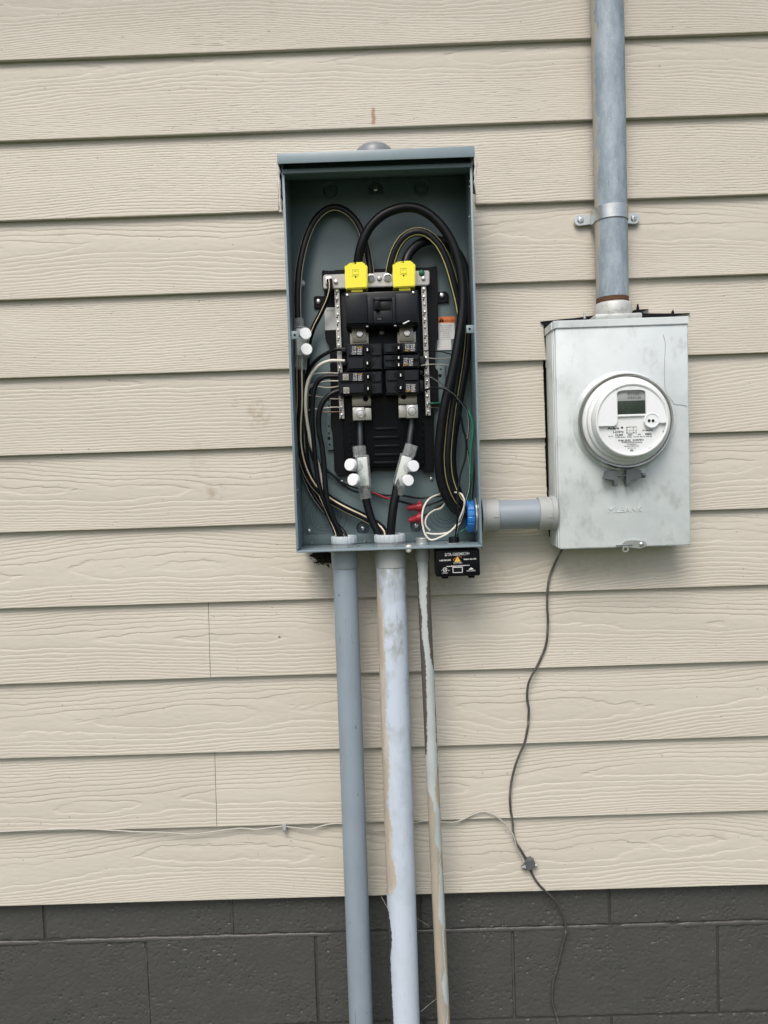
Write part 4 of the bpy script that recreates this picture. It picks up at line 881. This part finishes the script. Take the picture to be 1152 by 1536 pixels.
text('UL', 667.5, 854.4, 3.6, SD, WINK, sp, ext=0, rot=tl); text('LISTED', 667.5, 859.6, 1.7, SD, WINK, sp, ext=0, wpx=8); text('c', 662.8, 855.4, 2, SD, WINK, sp, ext=0); text('us', 673, 855.2, 2, SD, WINK, sp, ext=0)
bm = new()
for a in ((679, 850.5, 694, 851.4), (679, 858.4, 694, 859.2), (679, 850.5, 679.9, 859.2), (693.1, 850.5, 694, 859.2)): pbox(bm, *a, SD-.001, SD+.0003)
obj('window_frame', bm, WINK, sp); bm = new(); pbox(bm, 681.5, 852.8, 691.5, 857.6, SD-.001, SD+.0002); obj('indicator_window', bm, INK, sp)
text('SURGE STATUS', 686.5, 849.9, 1.2, SD, WINK, sp, ext=0, wpx=13, rot=tl)
bm = new(); ppoly(bm, [(703, 854.4), (704, 852.8), (705.5, 853), (706.5, 850.8), (708, 852.6), (709.5, 852.4), (710, 854)], SD-.001, SD+.0003); obj('crown_mark', bm, WINK, sp)
text('PROTECTION', 706.5, 856.2, 1.9, SD, WINK, sp, ext=0, wpx=13, rot=tl)

# ------------------------------------------------------------------ meter box
MF = .092
mbx = thing('meter_box', 'pale grey metal meter box with smudged front on the siding', 'meter box', (P(932, 650, MF).x, 0, P(932, 650, MF).z))
mx0 = (P(833, 497, MF).x + P(839, 820, MF).x)/2; mx1 = (P(1031.5, 490, MF).x + P(1036.5, 815, MF).x)/2
mz0 = (P(839, 824.5, MF).z + P(1036, 817, MF).z)/2; mz1 = (P(830, 494, MF).z + P(1032, 485, MF).z)/2
bm = new()                                        # ragged dark gap where the siding was cut away
ppoly(bm, [(826, 815), (822.5, 780), (824, 742), (821, 700), (820.5, 640), (819, 590), (819.5, 540), (816.5, 500), (816, 486), (811, 482.5), (818, 481.5), (835, 479.5), (862, 477), (884, 474), (905, 471), (948, 468), (951, 465), (956, 464), (957.5, 455), (959, 464), (974, 463.5), (961, 467), (966, 470), (1008, 470), (1010, 464.5), (1011.5, 470), (1036, 469.5), (1015, 472.5), (1006, 480), (1008, 812)], .003, .0215)
obj('cutout_gap', bm, INK, mbx)
bm = new(); prism(bm, [(mx0-.0015, mz0+.002), (mx0-.0015, mz1), (mx1-.001, mz1), (mx1-.001, mz0+.002)], -MF+.004, -.004); obj('box_body', bm, MBOX, mbx)
bm = new(); box(bm, mx0, mx1, -MF, -MF+.0035, mz0, mz1, .0025, 3); cov = obj('front_cover', bm, MBOX, mbx)
bm = new(); box(bm, mx0-.004, mx0-.0018, -MF+.012, -.012, mz0+.004, mz1-.002, .0008); box(bm, mx0-.0026, mx0-.0012, -MF+.004, -MF+.0115, mz0+.004, mz1-.002, .0005); obj('side_return', bm, MBOX, mbx)
lz1 = (P(829, 482.5, MF+.003).z + P(1032.5, 472.5, MF+.003).z)/2
bm = new(); prism(bm, [(mx0-.003, mz1-.0006), (mx0-.003, lz1), (mx1+.001, lz1), (mx1+.001, mz1-.0006)], -MF-.003, -.004, .0015)
prism(bm, [(mx0-.006, mz1-.001), (mx0-.006, lz1-.002), (mx0-.0032, lz1-.001), (mx0-.0032, mz1-.001)], -MF+.008, -.006); obj('top_lip', bm, MBOX, mbx)
text('MILBANK', 937, 764.5, 8.2, MF-.0004, MBOX, mbx, name='embossed_lettering', ext=.0019, wpx=51, rot=R(.3))
# embossed ring round the socket
mc = P(934.5, 632.5, MF); MCX, MCZ = mc.x, mc.z
bm = new(); r = .099; lathe(bm, (MCX, -MF, MCZ), (0, -1, 0), [(r, -.0005), (r*.99, .0006), (r*.965, .002), (r*.94, .0055), (r*.90, .007)], 72); obj('socket_boss', bm, MBOX, mbx)
# hasp
bm = new(); ppoly(bm, [(931.5, 817.5), (937, 812), (946, 810), (966, 811), (970, 815), (968, 820.5), (960, 823), (944, 821), (934, 820)], MF+.0005, MF+.003, .0006); hs = obj('hasp', bm, ZINC, mbx)
bm = new(); c = P(938, 823.5, MF+.003); lathe(bm, c, (0, -1, 0), [(.0062, 0), (.0062, .0018), (.0036, .0018), (.0036, 0)], 24, closed=True); obj('seal_ring', bm, ZINC, hs)
bm = new(); screw(bm, 962.5, 816.5, MF+.0034, 3.6, .0018); obj('rivet', bm, STEEL, hs)
bm = new(); pbox(bm, 925, 817.3, 949, 818.6, MF-.002, MF+.0045, .0004); obj('hasp_slot', bm, PEWTER, hs)
for px, py in ((877, 474.5),):
    bm = new(); c = P(px, 478, .05); cyl(bm, c, c+Vector((0, 0, .011)), .0022, seg=10); obj('bolt', bm, ZINC, mbx)
# hub on the box top that holds the riser
HUBD = .050; ha = P(919.5, 460, HUBD)
bm = new(); hb = 26*mpp(HUBD); zt = lz1+.0003; zfl = P(919, 470, .088).z
zr0 = P(919.5, 471.5, HUBD).z; zr1 = P(919.5, 455, HUBD).z
lathe(bm, (ha.x, -HUBD, zr0), (0, 0, 1), [(hb*.98, -.012), (hb*1.02, 0), (hb*1.02, zr1-zr0-.004), (hb*.97, zr1-zr0-.0015), (hb*.9, zr1-zr0)], 40)
obj('riser_hub', bm, CAST, mbx)
bm = new(); box(bm, ha.x-.046, ha.x+.046, -.0885, -.024, zt, zfl, .003); obj('hub_flange', bm, CAST, mbx)

# ------------------------------------------------------------------ electric meter
em = thing('electric_meter', 'round white electric meter with dark display on the meter box', 'electric meter', (MCX, -MF, MCZ))
def mlathe(prof, seg=72, closed=False, ox=0, oz=0): return lathe(new(), (MCX+ox, -MF, MCZ+oz), (0, -1, 0), prof, seg, closed)
R0 = .0905
obj('sealing_ring', mlathe([(R0*.93, .008), (R0*1.0, .009), (R0*1.01, .012), (R0*1.01, .021), (R0*.99, .024), (R0*.955, .0235), (R0*.945, .008)], closed=True), RINGM, em)
obj('meter_base', mlathe([(R0*.94, .009), (R0*.94, .022), (R0*.90, .0255), (R0*.865, .026), (R0*.86, .033), (R0*.83, .036), (R0*.80, .0365), (R0*.79, .050), (R0*.765, .053), (R0*.745, .053), (R0*.74, .048), (.001, .048)]), PLATEW, em)
FD = MF + .056                                      # front of the raised cap
fc = P(948.5, 634, FD); FX, FZ = fc.x, fc.z
def fp(zx, zy, d=FD): return P(850+zx/6.776, 550+zy/6.776, d)
# recessed name plate
bm = new(); lathe(bm, (MCX, -MF, MCZ), (0, -1, 0), [(R0*.735, .047), (R0*.735, .0492), (.001, .0492)], 64); obj('name_plate', bm, PLATEW, em)
ND_ = MF + .0492
# raised cap: half disc with the display window cut out
rC = R0*.742; pts = []
def cz(x): return math.sqrt(max(rC*rC-(x-MCX)**2, 0))+MCZ
lo_l = fp(300, 612).z; lo_r = fp(1000, 575).z
zl = lo_l; 
wx0, wx1 = fp(515, 400).x, fp(806, 400).x; wz0, wz1 = fp(660, 492).z, fp(660, 255).z
def arc(xa, xb, n):
    return [(xa+(xb-xa)*k/n, cz(xa+(xb-xa)*k/n)) for k in range(n+1)]
xl_ = MCX - math.sqrt(rC**2-(zl-MCZ)**2); xr_ = MCX + math.sqrt(rC**2-(lo_r-MCZ)**2)
al = math.atan2(zl-MCZ, xl_-MCX); 
def acap(x_from, x_to, n=24):
    a0 = math.atan2(x_from[1]-MCZ, x_from[0]-MCX); a1 = math.atan2(x_to[1]-MCZ, x_to[0]-MCX)
    if a0 < a1: a0 += 2*math.pi
    return [(MCX+rC*math.cos(a0+(a1-a0)*k/n), MCZ+rC*math.sin(a0+(a1-a0)*k/n)) for k in range(n+1)]
topw = fp(660, 232).z
pl = acap((xl_, zl), (wx0, cz(wx0)), 22) + [(wx0, zl+.010), (wx0-.001, zl+.004), (wx0-.004, zl+.0008), (wx0-.008, zl)]
bm = new(); prism(bm, pl, -FD, -ND_+.0005, .0012); obj('face_cap', bm, WHITE, em)
pr_ = acap((wx1, cz(wx1)), (xr_, lo_r), 22) + [(fp(930, 575).x, lo_r), (wx1+.004, fp(0, 575).z+.001), (wx1, fp(0, 540).z)]
bm = new(); prism(bm, pr_, -FD, -ND_+.0005, .0012); obj('face_cap', bm, WHITE, em)
wr = .006
br = acap((wx0+.0001, cz(wx0)), (wx1-.0001, cz(wx1)), 14) + [(wx1-.0001, topw-.006), (wx1-.004, topw-.0015), (wx1-.010, topw), (wx0+.010, topw), (wx0+.004, topw-.0015), (wx0+.0001, topw-.006)]
bm = new(); prism(bm, br, -FD+.0002, -ND_+.0005, .0008); obj('face_bridge', bm, WHITE, em)
obj('dial_rim', mlathe([(rC*1.002, .047), (rC*1.03, .050), (rC*1.03, .0575), (rC*1.0, .0585), (rC*.965, .0575), (rC*.96, .0565), (rC*1.0, .0563)], closed=True), PLATEW, em)
bm = new(); a, b = fp(519, 350, ND_+.002), fp(801, 487, ND_+.002); box(bm, a.x, b.x, -ND_-.002, -ND_+.0005, b.z, a.z, .0006); disp = obj('display', bm, LCD, em)
bm = new(); a, b = fp(514, 488, ND_+.003), fp(806, 500, ND_+.003); box(bm, a.x, b.x, -ND_-.004, -ND_+.0005, b.z, a.z, .0005); obj('window_ledge', bm, WHITE, em)
bm = new(); a, b = fp(520, 255, ND_+.0015), fp(803, 342, ND_+.0015); box(bm, a.x, b.x, -ND_-.0012, -ND_+.0005, b.z, a.z, .0004); bl = obj('barcode_label', bm, PVCO, em)
bm = new()
for yy0, yy1 in ((262, 290), (302, 326)):
    k = 620
    while k < 758:
        wv = random.choice((3, 5, 8)); a, b = fp(k, yy0, ND_+.0016), fp(k+wv, yy1, ND_+.0016); box(bm, a.x, b.x, -ND_-.0016, -ND_-.001, b.z, a.z); k += wv + random.choice((3, 4, 6))
obj('barcode', bm, GINK, bl)
pc = fp(866, 545, FD); bm = new(); lathe(bm, (pc.x, -FD+.006, pc.z), (0, -1, 0), [(.0145, -.006), (.0145, .006), (.0135, .0072), (.0125, .0072), (.012, .0055), (.001, .0055)], 36); op = obj('optical_port', bm, WHITE, em)
for zx in (838, 878):
    bm = new(); c = fp(zx, 549, FD+.0001); cyl(bm, (c.x, -FD+.0015, c.z), (c.x, -FD-.0004, c.z), .0027, seg=14); obj('port_lens', bm, INK, op)
def mt(s, zx, zy, h, wz=None, m=INK, al='CENTER'): 
    return text(s, 850+zx/6.776, 550+zy/6.776, h/6.776, ND_, m, em, ext=0, wpx=None if wz is None else wz/6.776, align=al, bold=.035)
mt('Aclara', 475, 627, 24, 118); 
bm = new(); a = fp(563, 620, ND_); cyl(bm, a, a+Vector((0, -.0003, 0)), .0021, seg=16); obj('logo_dot', bm, INK, em)
mt('I-210+c', 525, 664, 24, 105); mt('CL200', 532, 695, 20, 80, INK); mt('240V', 644, 694, 14, 52); mt('3W', 738, 691, 14, 32); mt('FM2S', 830, 687, 20, 64, INK)
mt('24-Y00-0718', 822, 648, 15, 105); mt('Kh 7.2', 448, 710, 12, 44)
mt('TYPE I210+  60Hz  TA 30  Kt 12  P/R 24', 680, 714, 11, 370); mt('PLM: ELEC  54407841', 655, 748, 16, 255); mt('1754407841', 660, 790, 9, 95); mt('MANUFACTURED IN USA', 660, 808, 10, 150); mt('AC 01-10', 660, 828, 9, 85); mt('80', 661, 852, 18, 34, INK)
bm = new(); k = 558
while k < 762:
    wv = random.choice((3, 4, 7)); a, b = fp(k, 760, ND_), fp(k+wv, 778, ND_); box(bm, a.x, b.x, -ND_-.0003, -ND_+.0003, b.z, a.z); k += wv + random.choice((3, 4))
obj('barcode', bm, GINK, em)
bm = new()
for i in range(5):
    for j in range(4):
        if (i*j+i) % 3 == 0: a = fp(608+i*22, 618+j*15, ND_); box(bm, a.x, a.x+.0022, -ND_-.0002, -ND_+.0003, a.z-.0012, a.z)
for a4 in ((605, 612, 712, 614), (605, 674, 712, 676), (605, 612, 608, 676), (708, 612, 711, 676), (640, 612, 642, 676), (672, 612, 674, 676)):
    a, b = fp(a4[0], a4[1], ND_), fp(a4[2], a4[3], ND_); box(bm, a.x, b.x, -ND_-.0003, -ND_+.0003, b.z, a.z)
obj('diagram_print', bm, GINK, em)
text('FOCUS', 948, 581, 2.0, MF+.0587, OFFW, em, ext=0, wpx=7)
for zx, zy in ((330, 700), (468, 842), (858, 827), (995, 655)):
    bm = new(); a = fp(zx, zy, FD); box(bm, a.x-.0014, a.x+.0014, -ND_-.001, -ND_+.001, a.z-.0012, a.z+.0012); obj('rim_clip', bm, PVCO, em)
obj('clear_cover', mlathe([(R0*.955, .018), (R0*.945, .030), (R0*.925, .055), (R0*.90, .064), (R0*.86, .068), (R0*.80, .0695), (R0*.4, .0705), (.001, .0706)]), GLASS, em)
# clamp ears of the sealing ring
for pts in ([(906, 719), (911, 706), (927.5, 704), (927, 722), (926, 729.5), (922.5, 729.5), (921.5, 719.5)], [(940, 705), (950, 702.5), (962, 705), (963, 717), (945, 719.5), (944, 729), (940.5, 729.5), (939.5, 722)]):
    bm = new(); ppoly(bm, pts, MF+.008, MF+.024, .0012); obj('clamp_ear', bm, PEWTER, em)
bm = new(); a, b = P(926, 714, MF+.018), P(964, 713, MF+.018); cyl(bm, a, b, .0022, seg=10); lathe(bm, P(963, 713, MF+.018), (1, 0, 0), [(.0055, 0), (.0055, .0055), (.004, .0062)], 6); obj('clamp_bolt', bm, PEWTER, em)
bm = new(); tube(bm, PP([(901, 694, MF+.025), (909, 699.5, MF+.026), (919, 703, MF+.026), (930, 704.5, MF+.026)]), .0016, 8); obj('ring_tongue', bm, STEEL, em)
# a hair-thin thread stuck on the box
cable('thread', 'hair thin dark thread stuck to the front of the meter box', 'thread', [(995, 502, MF+.0006), (998, 516, MF+.0006), (997, 540, MF+.0006), (996.5, 565, MF+.0006), (999, 588, MF+.0006), (1006, 599, MF+.0006), (1013, 606.5, MF+.0006), (1022, 607, MF+.0006), (1030.5, 609.5, MF+.0006)], .28, ALU, seg=6)

# ------------------------------------------------------------------ riser conduit and strap
RD = .050
ra = P(915, 220, RD); rcx = (P(910.5, 20, RD).x + P(919, 440, RD).x)/2; rr = 23.4*mpp(RD)
rs = thing('conduit', 'galvanised steel riser conduit running up from the meter box', 'conduit', (rcx, -RD, zr1))
bm = new(); lathe(bm, (rcx, -RD, zr1+.010), (0, 0, 1), [(rr*(1+.004*mnoise.noise(Vector((k*.9, 5, 0)))), .06*k) for k in range(26)], 40); obj('pipe', bm, GALV, rs, 60)
bm = new(); lathe(bm, (rcx, -RD, zr1-.003), (0, 0, 1), [(rr*.985, 0), (rr*1.01, .002), (rr*.985, .004), (rr*1.01, .006), (rr*.985, .008), (rr*1.0, .010), (rr*.99, .0128)], 40); obj('rusty_thread', bm, RUST, rs)
ps = thing('pipe_strap', 'shiny two hole strap holding the riser conduit to the siding', 'pipe strap', P(917, 318, RD))
zs1, zs0 = P(917, 304.5, RD+.03).z, P(917, 325, RD+.03).z
bm = new(); pr = []; zm = (zs0+zs1)/2
ro, ri = rr*1.06, rr*1.012
out_ = [(-ro-.001, -.0185), (-ro, -RD+.0)] ; n = 24
op_ = [(rcx + ro*math.cos(math.pi-math.pi*k/n), -RD - ro*math.sin(math.pi*k/n)) for k in range(n+1)]
ip_ = [(rcx + ri*math.cos(math.pi-math.pi*k/n), -RD - ri*math.sin(math.pi*k/n)) for k in range(n+1)]
op_ = [(rcx-ro, -.0185)] + op_ + [(rcx+ro, -.0185)]; ip_ = [(rcx-ri, -.0185)] + ip_ + [(rcx+ri, -.0185)]
va = [[bm.verts.new((x, y, z)) for x, y in op_] for z in (zs0, zs1)]; vb = [[bm.verts.new((x, y, z)) for x, y in ip_] for z in (zs0, zs1)]
for k in range(len(op_)-1):
    bm.faces.new((va[0][k], va[0][k+1], va[1][k+1], va[1][k])); bm.faces.new((vb[0][k], vb[1][k], vb[1][k+1], vb[0][k+1]))
    bm.faces.new((va[0][k], vb[0][k], vb[0][k+1], va[0][k+1])); bm.faces.new((va[1][k], va[1][k+1], vb[1][k+1], vb[1][k]))
for k in (0, -1): bm.faces.new((va[0][k], va[1][k], vb[1][k], vb[0][k]))
obj('strap_band', bm, ZINC, ps)
for s in (-1, 1):
    bm = new(); L = .034; hw = (zs1-zs0)/2-.0022; px = []
    for k in range(9): a = -math.pi/2 + math.pi*k/8; px.append((rcx + s*(rr*1.02+L-hw+hw*math.cos(a)), zm-.004*0 + hw*math.sin(a)))
    px = [(rcx+s*ro*.99, zm-hw*.8)] + px + [(rcx+s*ro*.99, zm+hw*.8)]
    prism(bm, px, -.0238, -.0172, .0006); e_ = obj('strap_ear', bm, ZINC, ps)
    bm = new(); cx_ = rcx + s*(rr*1.02+L-hw*1.15); lathe(bm, (cx_, -.0238, zm), (0, -1, 0), [(.0062, -.001), (.0066, .0008), (.005, .0028), (.002, .0034)], 16); obj('screw', bm, STEEL, e_)
    bm = new(); box(bm, cx_-.0035, cx_+.0035, -.0274, -.0266, zm-.0005, zm+.0005); box(bm, cx_-.0005, cx_+.0005, -.0275, -.0267, zm-.0035, zm+.0035); obj('screw_slot', bm, PEWTER, e_)

# ------------------------------------------------------------------ ground wires
W = .0255
cable('ground_wire', 'dark weathered ground wire wandering down from the meter box to the blocks', 'wire',
      [(845, 815, .03), (841.5, 827, .03), (830, 850, .024), (823, 872, W), (820.5, 908, W), (822, 938, W), (818.5, 969, .022), (809, 992.5, .023), (796, 1016, W), (790.7, 1037, W), (793, 1070, W), (789, 1107, .022), (775.5, 1141, W), (766.5, 1175, W), (765, 1203, W), (769, 1236, .022), (771.5, 1256, .022), (782, 1277, .022), (792.5, 1294, .023), (797, 1308, .023), (808, 1326, .023), (836, 1355, .012), (848.5, 1390, .006), (841, 1430, .004), (831, 1470, .003), (828.5, 1500, .003), (839, 1540, .004), (850, 1600, .006), (840, 1760, .01)], 2.1, OLDWIRE, wob=.0012, rm=.0025)
th = [(-180, 1252, .0155), (-60, 1249.5, .0155), (0, 1247.5, .0155), (65, 1244.5, .0155), (130, 1243.5, .016), (200, 1247.5, .0165), (250, 1249, .017), (285, 1251.5, .016), (320, 1247.5, .0155), (360, 1242.5, .0155), (385, 1244, .0155), (410, 1241, .0155), (426, 1239.5, .0155), (450, 1242.5, .0155), (467, 1243.5, .015), (490, 1237, .0145), (512, 1235.5, .0145), (530, 1240, .015), (548, 1244, .015), (563, 1246, .015), (580, 1244.5, .015), (600, 1239, .015), (623, 1234, .015), (641, 1231, .015), (663.5, 1233, .016), (681, 1233.5, .017), (696, 1228.5, .019), (711, 1221.5, .021), (726, 1217.5, .022), (743.5, 1224, .022), (761, 1240, .021), (771, 1256, .025), (775, 1272, .024), (782, 1286, .023), (791, 1297, .023)]
cable('wire', 'thin pale wire tacked along under the siding lap to the clamp', 'wire', [(a, b, c+(.0062 if a < 690 else .004)) for a, b, c in th], 1.1, BARE, rm=.00165, wob=.0004)
cl = thing('wire_clip', 'tiny pale clip over the thin wire, left of the conduits', 'clip', P(426, 1243, .02))
bm = new(); pbox(bm, 423.5, 1236, 429.5, 1248, .009, .0245, .0012); obj('clip_body', bm, PVCO, cl)
bm = new(); screw(bm, 426.5, 1246, .0248, 1.8, .0015); obj('nail', bm, STEEL, cl)
sb = thing('split_bolt', 'small grey split bolt clamp joining two ground wires', 'clamp', P(792, 1298, .024))
bm = new(); ppoly(bm, [(788, 1293), (798, 1290), (803, 1294), (803, 1301), (795, 1306), (789, 1305)], .017, .034, .0015); obj('clamp_body', bm, PEWTER, sb)
bm = new(); lathe(bm, P(790, 1299.5, .026), (-1, 0, -.18), [(.0068, 0), (.0068, .005), (.0045, .0055), (.0045, .0095), (.003, .0105)], 6); obj('clamp_nut', bm, PEWTER, sb)
bm = new(); lathe(bm, P(803, 1297, .026), (1, 0, .18), [(.0055, -.001), (.0055, .002), (.003, .003)], 8); obj('bolt_head', bm, ZINC, sb)

# ------------------------------------------------------------------ small marks of age
hole = new(); ppoly(hole, [(463, 834), (470, 836), (476, 841), (473, 845), (481, 844), (488, 849), (485, 853), (494, 851), (497, 856), (503, 850), (507, 832), (490, 828), (470, 829)], .004, .0158)
wall_hole = obj('torn_hole', hole, SHEATH, wall)
db = new(); random.seed(3)
for k in range(110):
    c = P(random.gauss(486, 9), random.gauss(843, 4), random.uniform(.013, .019)); r = random.uniform(.0006, .0019)
    bmesh.ops.create_icosphere(db, subdivisions=1, radius=r, matrix=Matrix.Translation(c) @ Matrix.Rotation(random.random()*3, 4, 'Y') @ Matrix.Diagonal((random.uniform(.6, 3), .7, random.uniform(.4, 1.2), 1)))
o = obj('debris', db, DEBRIS, smooth=0); o['kind'] = 'stuff'; tag(o, 'dark crumbling debris in a torn hole of the siding under the panel', 'debris')
for i, pts in enumerate(([(418.5, 242), (417.5, 262), (419, 285), (420, 305), (421, 318)], [(712, 236), (713.5, 250), (712.5, 268), (714.5, 290), (715, 306)])):
    bm = new(); tube(bm, PP([(a, b, .016) for a, b in pts]), .0032, 8, .006, rf=lambda t: .5+.9*random.random(), wob=.0015)
    tag(obj('caulk_bead', bm, CAULK, None, 60, origin=P(*pts[0], .016)), ('rough white caulk bead along the upper left panel edge', 'rough white caulk bead along the upper right panel edge')[i], 'caulk')
for i, pts in enumerate(([(626, 1378, .06), (634, 1383, .04), (644, 1389, .03)], [(631, 1518, .06), (642, 1508, .05), (655, 1498, .06)], [(572, 1345, .03), (578, 1356, .04), (582, 1364, .06)])):
    cable('cobweb', ('faint cobweb strand between two conduits just under the siding', 'faint cobweb strand between two conduits low on the blocks', 'faint cobweb strand by the left of the widest conduit')[i], 'cobweb', pts, .35, BARE, seg=5)
